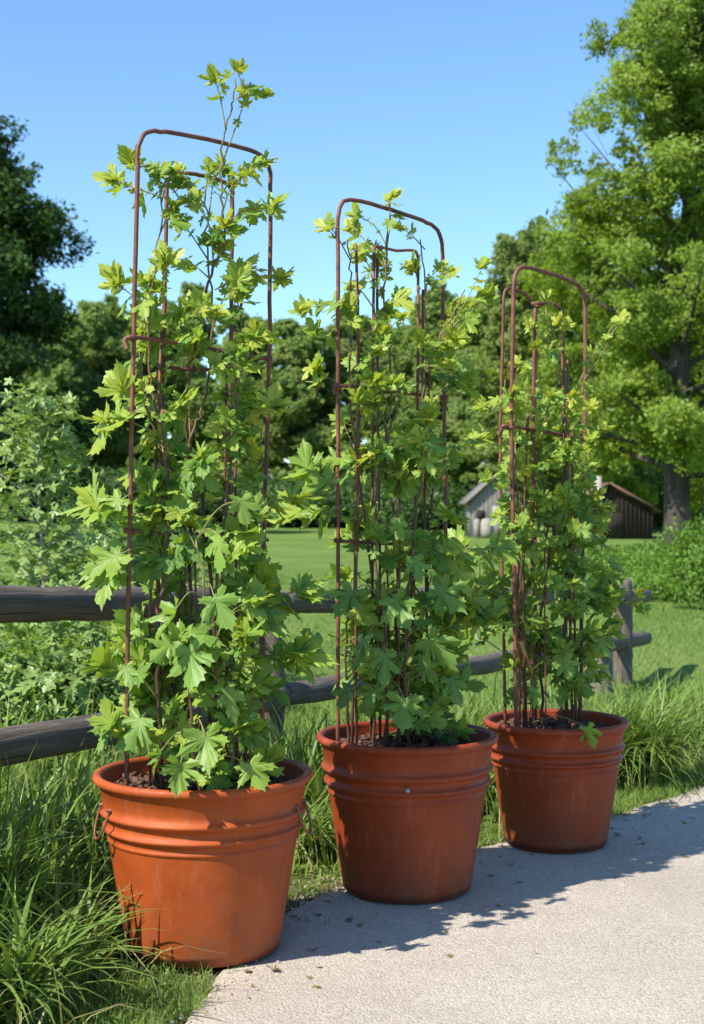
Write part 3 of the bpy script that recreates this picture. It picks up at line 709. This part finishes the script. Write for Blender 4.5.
for f in (upy, loy):
    log('rail', P(-420, f(-420), fd(-420)), P(282, f(282), fd(282)), .062, .054)
    log('rail', P(284, f(284) - 1, fd(284) - .02), P(646, f(646) - 1, fd(646)), .054, .070)
for px, off_, r in ((-300, .11, .07), (271, .105, .052)):
    p = P(px, 600, fd(px)); n2 = np.array([-.93, .37, 0]); p = p + n2 * -off_ * 0 + np.array([.0, .085, 0])
    top = P(px, upy(px), fd(px))[2] + (.03 if px == 271 else .12)
    log('post', [p[0], p[1], float(gz(p[0], p[1])) - .1], [p[0], p[1], top], r, r, bow=0)
px = 622; p = P(px, 600, fd(px)); top = P(px, 580, fd(px))[2]
log('post', [p[0], p[1] + .02, -.65], [p[0], p[1] + .02, top], .105, .098, bow=0)
p2 = P(602, 600, fd(602)); t2_ = P(602, 634, fd(602))[2]
o_ = log('post', [p2[0], p2[1] + .12, -.65], [p2[0] + .02, p2[1] + .12, t2_], .11, .095, M['split'], 7, bow=0); o_['label'] = 'short pale split post half behind the end post'

# ------------------------------------------------------------------ grass
def blades(mb, X, Y, H, Wd, lean, tone, seg=4, bend=1.0, Z=None):
    n = len(X); Z = gz(X, Y) if Z is None else Z
    az = rng.uniform(0, 2 * math.pi, n); d = np.stack([np.cos(az), np.sin(az), np.zeros(n)], -1)
    fa = rng.uniform(0, 2 * math.pi, n); s = np.stack([np.cos(fa), np.sin(fa), np.zeros(n)], -1)
    s = nrm(np.cross(d, [0, 0, 1.0]) + s * .6)
    base = np.stack([X, Y, Z], -1) - [0, 0, .01]
    V = np.zeros((n, seg * 2 + 1, 3))
    for k in range(seg + 1):
        t = k / seg
        ang = lean * t * bend
        p = base + H[:, None] * (np.sin(ang)[:, None] * d * t * .95 + np.cos(ang * .85)[:, None] * np.array([0, 0, 1.0]) * t)
        if k < seg:
            w = Wd * (1 - t ** 1.8) * .5 + .0002
            V[:, 2 * k] = p - s * w[:, None]; V[:, 2 * k + 1] = p + s * w[:, None]
        else: V[:, 2 * seg] = p
    Q = np.array([[2 * k, 2 * k + 1, 2 * k + 3, 2 * k + 2] for k in range(seg - 1)]); Tt = np.array([[2 * seg - 2, 2 * seg - 1, 2 * seg]])
    o = (np.arange(n) * (2 * seg + 1))[:, None, None]
    mb.add(V.reshape(-1, 3), [(Q[None] + o).reshape(-1, 4), (Tt[None] + o).reshape(-1, 3)], np.repeat(tone, 2 * seg + 1))
def keep(X, Y, marg=0.0):
    k = X < edgeX(Y) - marg + .03 * np.sin(Y * 17) + .02 * np.sin(Y * 41)
    for (cx, cy, rt, rb, h) in POTS: k &= np.hypot(X - cx, Y - cy) > rb + .012
    return k
def patch(X, Y, sc):  # cheap value noise
    return (np.sin(X * sc + 1.3 * np.sin(Y * sc * .7)) + np.sin(Y * sc * 1.3 + 1.7 * np.sin(X * sc * .8 + 2))) * .25 + .5
G = MB()
# tall lush grass between path and fence
n = 10000
Y = rng.uniform(2.9, 8.5, n); X = edgeX(Y) - rng.uniform(0, 1, n) ** .9 * 1.9
off = edgeX(Y) - X
k = keep(X, Y, .04) & (rng.uniform(0, 1, n) < .35 + .65 * patch(X, Y, 5)); X, Y, off = X[k], Y[k], off[k]
H = (.05 + .33 * sst(.12 + .22 * (Y < 4.15), .7, off)) * rng.uniform(.55, 1.25, len(X)) * (.75 + .5 * patch(X, Y, 4))
blades(G, X, Y, H, rng.uniform(.008, .022, len(X)) , rng.uniform(.05, 1.15, len(X)), np.clip(rng.beta(2, 2.6, len(X)) + .1 * (patch(X, Y, 3) - .5), 0, .96))
# second helping in the near corner
n = 3400
X = rng.uniform(-1.6, -.5, n); Y = rng.uniform(3.0, 4.9, n); off = edgeX(Y) - X; k = keep(X, Y, .1); X, Y, off = X[k], Y[k], off[k]
H = (.04 + .32 * sst(.28, .65, off)) * rng.uniform(.6, 1.3, len(X))
blades(G, X, Y, H, rng.uniform(.012, .026, len(X)), rng.uniform(.1, 1.5, len(X)), rng.beta(2, 2.4, len(X)) * .95, 5)
n = 700; Y = rng.uniform(3.0, 8, n); X = edgeX(Y) - rng.uniform(.12, 1.4, n); k = keep(X, Y, .1); X, Y = X[k], Y[k]
blades(G, X, Y, rng.uniform(.15, .42, len(X)), rng.uniform(.003, .007, len(X)), rng.uniform(.4, 2.0, len(X)), np.full(len(X), 1.0), 5)
tag(G.build('tall_grass', M['grass']), 'tall lush green grass between the path and the fence', 'grass', kind='stuff')
G = MB()
# fine short turf creeping on the path edge
n = 38000
Y = rng.uniform(3.2, 8.5, n); X = edgeX(Y) + .05 - rng.uniform(0, 1, n) ** 1.3 * .34
k = keep(X, Y, -.035) & (rng.uniform(0, 1, n) < .25 + .9 * patch(X, Y, 7))
k &= ~((Y > 4.45) & (Y < 5.2) & (rng.uniform(0, 1, n) < .72)); X, Y = X[k], Y[k]
blades(G, X, Y, rng.uniform(.025, .085, len(X)), rng.uniform(.0015, .0032, len(X)), rng.uniform(.2, 1.5, len(X)), np.clip(rng.beta(3, 2.2, len(X)), 0, 1), 3, Z=np.zeros(len(X)) + gz(X, Y))
tag(G.build('turf', M['lawn_b']), 'short fine turf creeping over the edge of the path', 'grass', kind='stuff')
G = MB()
# meadow behind the fence
n = 90000
Y = 5.5 + rng.uniform(0, 1, n) ** 1.25 * 26; X = (rng.uniform(-90, 800, n) - CX) / F * Y * rng.uniform(.9, 1.1, n)
k = X < edgeX(Y) - .9; X, Y = X[k], Y[k]; far = sst(8, 14, Y)
H = (.17 * (1 - far) + .035 * (1 + Y / 30)) * rng.uniform(.5, 1.3, len(X))
blades(G, X, Y, H, (.004 + .0004 * Y) * rng.uniform(.7, 1.3, len(X)), rng.uniform(.2, 1.3, len(X)), np.clip(rng.beta(2.4, 2.4, len(X)) + .25 * (patch(X, Y, .9) - .5), 0, 1), 3)
tag(G.build('lawn_grass', M['lawn_b']), 'mown lawn grass stretching from the fence to the trees', 'lawn', kind='stuff')

def grass_clump(px, py, d, h, n, spread, label, wmin=.009, wmax=.017, lean=(.5, 1.7)):
    p = P(px, py, d); x, y = p[0], p[1]; z = float(gz(x, y))
    root = empty('grass_tuft', (x, y, z), label, 'grass tuft', 'clumps of long grass beside the path')
    mb = MB(); a = rng.uniform(0, 6.283, n); r = spread * np.sqrt(rng.uniform(0, 1, n))
    X = x + r * np.cos(a); Y = y + r * np.sin(a)
    blades(mb, X, Y, h * rng.uniform(.55, 1.2, n), rng.uniform(wmin, wmax, n), rng.uniform(*lean, n), rng.beta(2, 2.5, n), 7, Z=np.full(n, z))
    mb2 = mb; part(mb2, 'blades', M['grass'], root)
def tuft(*a, **k): grass_clump(*a, **k)
tuft(640, 780, 6.75, .52, 520, .13, 'long arching grass tuft right beside the farthest planter')
tuft(690, 760, 7.7, .52, 420, .18, 'dark long grass tuft at the right edge of the photo')
tuft(590, 752, 6.7, .46, 420, .12, 'grass tuft below the fence end post, left of the arching one')
tuft(10, 975, 3.66, .36, 200, .10, 'broad bladed arching grass tuft in the lower left corner', wmin=.014, wmax=.026)
tuft(62, 900, 4.0, .30, 160, .09, 'arching grass tuft touching the left side of the nearest planter', wmin=.012, wmax=.022)
tuft(318, 840, 5.35, .30, 260, .12, 'dark grass tuft between the nearest and the middle planters')
tuft(478, 800, 6.1, .26, 200, .10, 'small grass tuft between the middle and the farthest planters')

# pebbles along the path edge
G = MB()
ico = np.array([[0,0,1],[.89,0,.45],[.28,.85,.45],[-.72,.53,.45],[-.72,-.53,.45],[.28,-.85,.45],[.72,.53,-.65],[-.28,.85,-.65],[-.89,0,-.65],[-.28,-.85,-.65],[.72,-.53,-.65],[0,0,-1]])
icf = np.array([[0,1,2],[0,2,3],[0,3,4],[0,4,5],[0,5,1],[1,6,2],[2,7,3],[3,8,4],[4,9,5],[5,10,1],[6,7,2],[7,8,3],[8,9,4],[9,10,5],[10,6,1],[11,7,6],[11,8,7],[11,9,8],[11,10,9],[11,6,10]])
for _ in range(1500):
    y = rng.uniform(3.6, 7.2); x = edgeX(y) + rng.normal(0, .07)
    if _ < 450: y = rng.uniform(4.45, 5.1); x = edgeX(y) + rng.uniform(-.25, .2)
    if _ > 1300: x = edgeX(y) + rng.uniform(0, 1.2)
    s = rng.uniform(.0015, .006) * (.6 if _ > 1300 else 1)
    z = float(gz(x, y)) + (PZ if x > edgeX(y) + .02 else 0) + s * .3
    G.add(np.array([x, y, z]) + ico * s * rng.uniform(.6, 1.3, 3), icf)
tag(G.build('gravel', M['stone'], smooth=True), 'loose gravel along the edge of the path', 'gravel', kind='stuff')

G = MB(); n = 170
Y = rng.uniform(3.7, 7.4, n); X = edgeX(Y) + np.abs(rng.normal(0, .35, n)) - .05; X[:60] = edgeX(Y[:60]) + rng.normal(.02, .07, 60)
Zl = gz(X, Y) + PZ + .004; nn = len(X)
put_leaves(G, np.stack([X, Y, Zl], -1), nrm(np.c_[rng.normal(0, 1, (nn, 2)), rng.normal(0, .1, nn)]), np.array([0, 0, 1.0]) + rng.normal(0, .12, (nn, 3)), rng.uniform(.006, .024, nn), rng.uniform(0, 1, nn), TPLS)
tag(G.build('leaf_litter', M['litter']), 'small dry leaf scraps scattered on the path', 'leaf litter', kind='stuff')

# ------------------------------------------------------------------ trees
def quads(mb, C, size, tone, r, up=.7):
    n = len(C)
    ax = np.asarray(C) * [1, 1, 0]; ax = ax / np.maximum(np.linalg.norm(ax, axis=1, keepdims=True), .05)
    nn = nrm(r.normal(0, .75, (n, 3)) + [0, 0, up] + ax * .9); t = nrm(np.cross(nn, r.normal(0, 1, (n, 3)))); b = np.cross(nn, t)
    s = size * r.uniform(.6, 1.3, n)
    V = np.stack([C - t * s[:, None], C + b * s[:, None] * .5 - nn * s[:, None] * .12, C + t * s[:, None], C - b * s[:, None] * .5 - nn * s[:, None] * .12], 1)
    mb.add(V.reshape(-1, 3), (np.arange(n * 4).reshape(-1, 4)), np.repeat(np.clip(tone, 0, 1), 4))

def clump_leaves(r, c, rad, n, twigs, flat=.6):
    """points gathered on little twigs inside an ellipsoid"""
    tw = nrm(r.normal(0, 1, (twigs, 3))) * (r.uniform(.25, 1, (twigs, 1)) ** .5) * rad * [1, 1, flat]
    k = r.integers(0, twigs, n)
    return c + tw[k] + r.normal(0, .17, (n, 3)) * rad * [1, 1, .8]

def make_tree(name, loc, H, crown0, width, nl, leaf, m, label, group=None, seed=1, trunk_r=.25, limbs=26, per=900, barkm=None, shape=1.0, lean=(0, 0), droop=0.0, openness=1.0, cat='tree', rk=1.0):
    r = np.random.default_rng(seed)
    root = empty(name, loc, label, cat, group); loc = np.array(loc, float)
    T = MB(); L = MB()
    k = 12; t = np.linspace(0, 1, k)
    tp = np.stack([lean[0] * t + .04 * width * np.sin(t * 5 + seed), lean[1] * t + .04 * width * np.cos(t * 4 + seed), -.15 + t * H * .87], -1)
    tr = trunk_r * (1 - t) ** .75 + trunk_r * .03; tr[0] *= 1.35
    tube(T, tp, tr, 14)
    for i in range(limbs):
        f = crown0 + (1 - crown0) * ((i + r.uniform(0, .8)) / limbs) * .97
        st = np.array([np.interp(f * .97, t, tp[:, j]) for j in range(3)])
        u = (f - crown0) / (1 - crown0)
        prof = (math.sin(math.pi * min(1, u * .82 + .18)) ** .7) * (1 - .35 * u * shape)
        az = i * 2.399 + r.uniform(-.5, .5)
        Ln = width * (.35 + .65 * prof) * r.uniform(.7, 1.03)
        el = R(8 + 58 * u + r.uniform(-10, 12)) - droop
        d = np.array([math.cos(az) * math.cos(el), math.sin(az) * math.cos(el), math.sin(el)])
        en = st + d * Ln; mid = st + d * Ln * .5 + [0, 0, -Ln * .06]
        lp = smoothpath([st, mid, en], 4)
        tube(T, lp, np.linspace(max(.02, trunk_r * .32 * (1 - u * .7)), .012, len(lp)), 6)
        nc = max(3, int(5 * Ln / width + 2)); ct = r.normal(0, .12)
        for c in range(nc):
            s = .3 + .7 * (c + r.uniform(0, 1)) / nc
            cp = st + d * Ln * s + r.normal(0, .13, 3) * Ln * [1, 1, .6]
            rad = width * rk * r.uniform(.13, .24) * (1.15 - .45 * s)
            n = int(per * (rad / (width * .2)) ** 2 / nc * 3 * openness)
            Cc = clump_leaves(r, cp, rad, n, max(6, n // 22))
            quads(L, Cc, leaf, .45 + ct + r.normal(0, .08) + r.normal(0, .17, n), r)
            if c % 2: tube(T, [st + d * Ln * s * .8, cp], [.015, .006], 4, cap=False)
    T.build('trunk', barkm or M['bark'], root, True); L.build('crown', m, root)
    return root

def gp(px, d, dz=0):
    x = (px - CX) / F * d; return (x, d, float(gz(x, d)) + dz)

GB = 'tall trees near the lawn'
make_tree('broadleaf_tree', gp(684, 40), 17.4, .15, 5.2, 0, .072, M['tree_mid'], 'tall green tree with a thick trunk, rising above everything on the right', GB, 4, .36, 56, 2500, shape=.2, droop=-.12, rk=.78)
make_tree('broadleaf_tree', gp(-38, 60), 17.0, .08, 7.2, 0, .13, M['tree_dark'], 'dark green tree at the left edge against the sky', GB, 9, .4, 40, 1900, shape=.9)
make_tree('broadleaf_tree', gp(590, 66), 14.5, .14, 4.6, 0, .10, M['tree_mid'], 'round mid green tree left of the thick trunk, above the dark shed', GB, 12, .2, 32, 1700, shape=.7)
make_tree('broadleaf_tree', gp(765, 47), 12, .12, 4.2, 0, .09, M['tree_mid'], 'bright green tree cut off by the right edge behind the thick trunk', GB, 14, .3, 30, 1400)
make_tree('broadleaf_tree', gp(512, 68), 15.6, .12, 2.8, 0, .085, M['tree_pale'], 'thin pale green airy tree between the middle and right trellises', GB, 17, .15, 30, 1100, shape=1.0, openness=.8)

GF = 'trees of the distant tree line beyond the lawn'
fa = make_tree('distant_tree', gp(300, 88), 13.2, .03, 4.2, 0, .14, M['tree_far'], 'dark green distant tree between the left and middle trellises', GF, 31, .25, 34, 1250)
fb = make_tree('distant_tree', gp(105, 92), 15.0, .03, 4.6, 0, .14, M['tree_far'], 'distant tree between the dark left tree and the left trellis', GF, 32, .25, 34, 1250)
fc = make_tree('distant_tree', gp(192, 104), 19.0, .1, 3.6, 0, .15, M['tree_pale'], 'tall thin crowned pale tree showing inside the left hoop', GF, 33, .2, 30, 800)
spots = [(fa, 250, 92, 1.08, 'distant tree rising behind the right leg of the left hoop'), (fb, 345, 90, .92, 'distant tree just left of the middle hoop'),
         (fa, 395, 86, .95, 'distant tree seen inside the middle hoop'), (fb, 440, 84, .98, 'distant tree behind the right leg of the middle hoop'),
         (fb, 165, 95, 1.0, 'distant tree behind the left leg of the left hoop'), (fa, 60, 88, 1.05, 'distant tree just right of the dark left tree'),
         (fa, 480, 80, 1.02, 'distant tree above the grey gabled shed'), (fb, 545, 78, 1.15, 'distant tree seen inside the right hoop'), (fa, 20, 94, 1.1, 'distant tree behind the dark left tree'),
         (fb, 620, 74, 1.1, 'distant tree filling the gap behind the dark shed'), (fa, 700, 76, 1.2, 'distant tree behind the thick trunk at the right edge'),
         (fc, 130, 112, .92, 'pale distant treetop left of the left hoop'), (fc, 455, 100, .8, 'pale distant treetop right of the middle hoop')]
for q, (src, px, d, sc, lb) in enumerate(spots):
    copy_tree(src, gp(px, d), q * 1.37, sc, lb, GF)

# dense undergrowth at the foot of the tree line
def mound(name, loc, w, h, n, leaf, m, label, group, seed, cat='bush', tpl=None, stems=True, lobes=9):
    r = np.random.default_rng(seed); root = empty(name, loc, label, cat, group); L = MB(); T = MB()
    for i in range(lobes):
        a = i * 2.399; rr = math.sqrt((i + .5) / lobes) * .72
        hh = h * (1 - .45 * rr * rr) * r.uniform(.65, 1.08)
        c = np.array([w * rr * math.cos(a), w * rr * math.sin(a), hh * .55])
        nn = n // lobes
        u = nrm(r.normal(0, 1, (nn, 3))) * (r.uniform(.15, 1, (nn, 1)) ** .45) * [w * .42, w * .42, hh * .5]
        C = c + u; C += r.normal(0, .04 * w, C.shape); C[:, 2] = np.maximum(C[:, 2], .03)
        tn = .45 + r.normal(0, .12) + r.normal(0, .16, nn)
        if tpl:
            td = nrm(u * [1, 1, .3] + r.normal(0, .4, u.shape) * w * .4 + [0, 0, -.18 * w])
            put_leaves(L, C, td, nrm(np.array([0, 0, .9]) + nrm(u) * .6 + r.normal(0, .4, u.shape)), leaf * r.uniform(.6, 1.25, nn), np.clip(tn, 0, 1), tpl, r)
        else: quads(L, C, leaf, tn, r)
        if stems:
            for _ in range(3):
                e = c + r.normal(0, .2, 3) * [w, w, h * .5]; tube(T, smoothpath([[r.normal(0, .05), r.normal(0, .05), -.05], e * [.5, .5, .6], e], 3), [.012, .011, .01, .009, .008, .006, .004], 5, cap=False)
    T.build('stem', M['bark'], root, True); L.build('foliage', m, root)
    return root
ug = 'low bushes under the trees on the right'
for q, (px, d, w, h, lb) in enumerate([(668, 24.5, 1.3, .5, 'low green bush in front of the thick trunk at the lawn edge'), (622, 26, 1.3, .66, 'low bush right of the farthest trellis at the lawn edge'), (715, 22, .85, 1.75, 'tallest bush, at the right edge beside the thick trunk'),
                                       (585, 30, 1.6, .55, 'low bush in front of the pale pole'), (640, 33, 1.8, .55, 'low bush in front of the dark shed'), (712, 33, 1.0, .8, 'bush just right of the trunk foot'), (560, 36, 1.8, .45, 'low bush between the two sheds')]):
    mound('bush', gp(px, d), w, h, 9000, .036 if d < 28 else .05, M['bush'], lb, ug, 60 + q, lobes=11)
for q, (px, d, w, h, lb) in enumerate([(300, 80, 5, 3.0, 'dark bush at the lawn edge right of the left planter vine'), (230, 82, 5, 3.2, 'dark bush at the lawn edge behind the left vine'), (360, 78, 5, 3.0, 'dark bush at the lawn edge behind the middle trellis'), (425, 74, 4.5, 2.8, 'dark bush at the lawn edge left of the grey shed'), (150, 78, 5, 3.4, 'dark bush at the lawn edge left of the left trellis')]):
    mound('bush', gp(px, d), w, h, 9000, .16, M['tree_dark'], lb, 'dark bushes along the far edge of the lawn', 80 + q)

# leafy shrubs and a sapling behind the fence on the left
gs = 'leafy shrubs behind the fence on the left'
for q, (px, d, w, h, n, lb) in enumerate([(30, 7.0, .62, .8, 3000, 'pale green leafy shrub right behind the rails at the left'), (125, 7.6, .6, .85, 2400, 'leafy shrub behind the left leg of the left trellis'), (-25, 8.2, .8, 1.2, 3000, 'leafy shrub at the very left edge'),
                                          (92, 9.6, .7, 1.3, 3200, 'tall leafy shrub right of the sapling'), (175, 10.5, .7, .95, 2200, 'low leafy shrub behind the left vine'), (20, 11.5, 1.0, 1.15, 3000, 'leafy shrub under the sapling crown'), (130, 13, 1.0, 1.45, 3000, 'farthest leafy shrub, left of the left trellis')]):
    mound('shrub', gp(px, d), w, h, int(n * 1.7), .052 if d < 9 else .066, M['shrub'], lb, gs, 100 + q, 'shrub', TPLS, lobes=12)
def sapling(px, d, H, seed, label):
    r = np.random.default_rng(seed); x, y, z = gp(px, d); root = empty('sapling', (x, y, z), label, 'sapling')
    T = MB(); L = MB(); tp = smoothpath([[.06, 0, -.05], [.03, 0, H * .4], [-.01, .01, H * .75], [0, 0, H]], 5)
    tube(T, tp, np.linspace(.017, .004, len(tp)), 8)
    for i in range(34):
        f = .42 + .57 * i / 34; st = np.array([np.interp(f * H, tp[:, 2], tp[:, j]) for j in range(3)])
        a = i * 2.399; Ln = .40 * (1.12 - f) + .08; d_ = np.array([math.cos(a), math.sin(a), .55]); en = st + d_ * Ln
        tube(T, [st, (st + en) / 2 + [0, 0, -.02], en], [.006, .004, .002], 5)
        n = 22; s = r.uniform(.3, 1.05, n); C = st + d_ * Ln * s[:, None] + r.normal(0, .055, (n, 3))
        put_leaves(L, C, nrm(d_ + r.normal(0, .7, (n, 3)) + [0, 0, -.4]), nrm(np.array([0, 0, 1.0]) + r.normal(0, .45, (n, 3))), r.uniform(.04, .075, n), np.clip(.75 + r.normal(0, .18, n), 0, 1), TPLS, r)
    T.build('trunk', M['bark_pale'], root, True); L.build('crown', M['shrub'], root)
sapling(40, 9.0, 2.08, 7, 'young sapling with a thin pale trunk behind the fence at the left')

# ------------------------------------------------------------------ sheds
def slab(mb, pts, th=.06):
    p = np.array(pts, float); n = nrm(np.cross(p[1] - p[0], p[3] - p[0])) * th
    V = np.vstack([p, p + n]); mb.add(V, np.array([[3,2,1,0],[4,5,6,7],[0,1,5,4],[1,2,6,5],[2,3,7,6],[3,0,4,7]]))
def gable_shed(px0, px1, apx, d, ywall, yap, ov, depth, name, wallm, roofm, label, rot=0, door=True):
    x0 = (px0 - CX) / F * d; x1 = (px1 - CX) / F * d; w = x1 - x0; zg = float(gz(x0, d))
    he = P(0, ywall, d)[2] - zg; ha = P(0, yap, d)[2] - zg
    root = empty(name, ((x0 + x1) / 2, d, zg), label, 'shed')
    W = MB(); hw = w / 2
    pent = np.array([[-hw, 0, 0], [hw, 0, 0], [hw, 0, he], [0, 0, ha - .04], [-hw, 0, he]])
    V = np.vstack([pent, pent + [0, depth, 0]]); W.add(V, [np.array([[0, 1, 2, 3, 4], [9, 8, 7, 6, 5]]), np.array([[1, 0, 5, 6], [2, 1, 6, 7], [4, 9, 5, 0]])])
    nb = int(w / .16)
    for i in range(nb + 1):
        x = -hw + w * i / nb; hh = he + (ha - he - .06) * (1 - abs(x) / hw); box(W, (x, -.012, hh / 2), (.022, .03, hh))
    W.build('wall', wallm, root)
    Rf = MB(); sl = (ha - he) / hw
    for s in (-1, 1):
        a = [0, -ov, ha]; b = [s * (hw + ov), -ov, ha - sl * (hw + ov)]
        pts = [a, b, [b[0], depth + ov, b[2]], [0, depth + ov, ha]]
        if s > 0: pass
        else: pts = [pts[1], pts[0], pts[3], pts[2]]
        slab(Rf, pts, .07)
    Rf.build('roof', roofm, root)
    if door:
        D = MB(); box(D, (.08 * w, -.04, he * .42), (w * .3, .03, he * .84)); dd = D.build('door', M['shedwall'], root)
        Hn = MB(); tube(Hn, [(.19 * w, -.06, he * .4), (.19 * w, -.09, he * .42), (.19 * w, -.06, he * .5)], .012, 6); h_ = Hn.build('handle', M['rust'], dd)
        Wn = MB(); box(Wn, (-.3 * w, -.035, he * .6), (w * .16, .03, he * .25)); Wn.build('window', M['sheddark'], root)
    else:
        D = MB(); box(D, (-.05 * w, -.045, he * .42), (w * .42, .03, he * .84)); D.build('door', M['sheddark'], root)
    return root
gable_shed(470, 521, 487, 60, 500, 477, .22, 3.2, 'garden_shed', M['shedwall'], M['shedroof'], 'small grey gabled shed across the lawn behind the trellises')
gable_shed(566, 652, 600, 57, 508, 484, .3, 4.0, 'old_barn', M['sheddark'], M['redroof'], 'dark brown shed with a rusty roof left of the thick trunk', door=False)
x, y, z = gp(598, 50); r_ = empty('wooden_pole', (x, y, z), 'pale round pole in front of the dark shed', 'pole')
T = MB(); tube(T, [(0, 0, -.1), (.02, 0, 1.0), (-.01, 0, 2.3)], [.15, .14, .13], 12); T.build('shaft', M['bark_pale'], r_, True)
for q, (px, lb) in enumerate([(477, 'pale wooden stake at the left front of the grey shed'), (487, 'pale barrel at the middle front of the grey shed')]):
    x, y, z = gp(px, 58.5); T = MB()
    if q == 0: tube(T, [(x, y, z - .05), (x, y, z + .72), (x, y, z + .76)], [.12, .12, .06], 12)
    else: lathe(T, (x, y, z), [(0, 0), (.2, 0), (.26, .22), (.27, .4), (.2, .75), (.06, .78), (0, .78)], 20)
    o = T.build('garden_stake' if q == 0 else 'barrel', M['whitep'], smooth=True, loc=(x, y, z)); tag(o, lb, 'stake' if q == 0 else 'barrel')

# ------------------------------------------------------------------ air
hz = MB(); box(hz, (0, 90, 12.5), (520, 300, 29))
m_, nt, out = mat('summer_air'); pv = N(nt, 'VolumePrincipled', i_Density=HAZE); pv.inputs['Color'].default_value = (.93, .95, .93, 1); pv.inputs['Anisotropy'].default_value = 0
nt.links.new(pv.outputs[0], out.inputs['Volume'])
if HAZE > 0: tag(hz.build('haze', m_), 'thin summer haze in front of the far trees', 'haze', kind='stuff')
# ------------------------------------------------------------------ light, sky, camera
w = bpy.data.worlds.new('World'); scene.world = w; w.use_nodes = True
nt = w.node_tree; bg = nt.nodes['Background']
sk = nt.nodes.new('ShaderNodeTexSky'); sk.sky_type = 'NISHITA'; sk.sun_disc = False
sk.sun_elevation = R(SUN_EL)
# sky texture azimuth: rotation 0 puts the sun at +Y, growing clockwise
sk.sun_rotation = math.atan2(SUNV[0], SUNV[1])
sk.altitude = 600; sk.air_density = 1.0; sk.dust_density = .25; sk.ozone_density = 3.0
nt.links.new(mixc(nt, 1.0, sk.outputs[0], (.80, .98, 1.10), 'MULTIPLY'), bg.inputs[0]); bg.inputs[1].default_value = .125
sd = bpy.data.lights.new('sun', 'SUN'); sd.energy = 4.6; sd.angle = R(.53); sd.color = (1, .945, .85)
so = bpy.data.objects.new('sun', sd); col.objects.link(so); so.location = (-6, -4, 9)
from mathutils import Vector
so.rotation_euler = Vector(SUNV.tolist()).to_track_quat('Z', 'Y').to_euler()
cd = bpy.data.cameras.new('camera'); cam = bpy.data.objects.new('camera', cd); col.objects.link(cam)
cam.location = (0, 0, CH); cam.rotation_euler = (R(90) - math.atan2(512 - HY, F), 0, 0)
cd.sensor_fit = 'VERTICAL'; cd.sensor_height = 36; cd.lens = 36 * F / 1024; cd.clip_end = 3000; cd.clip_start = .05
cd.dof.use_dof = True; cd.dof.focus_distance = 4.55; cd.dof.aperture_fstop = 6.3
scene.camera = cam
vs = scene.view_settings; vs.view_transform = 'Standard'; vs.look = 'None'; vs.gamma = 1; vs.exposure = .78; vs.use_curve_mapping = False
scene.cycles.max_bounces = 6; scene.cycles.transmission_bounces = 4; scene.cycles.diffuse_bounces = 3; scene.cycles.use_denoising = True
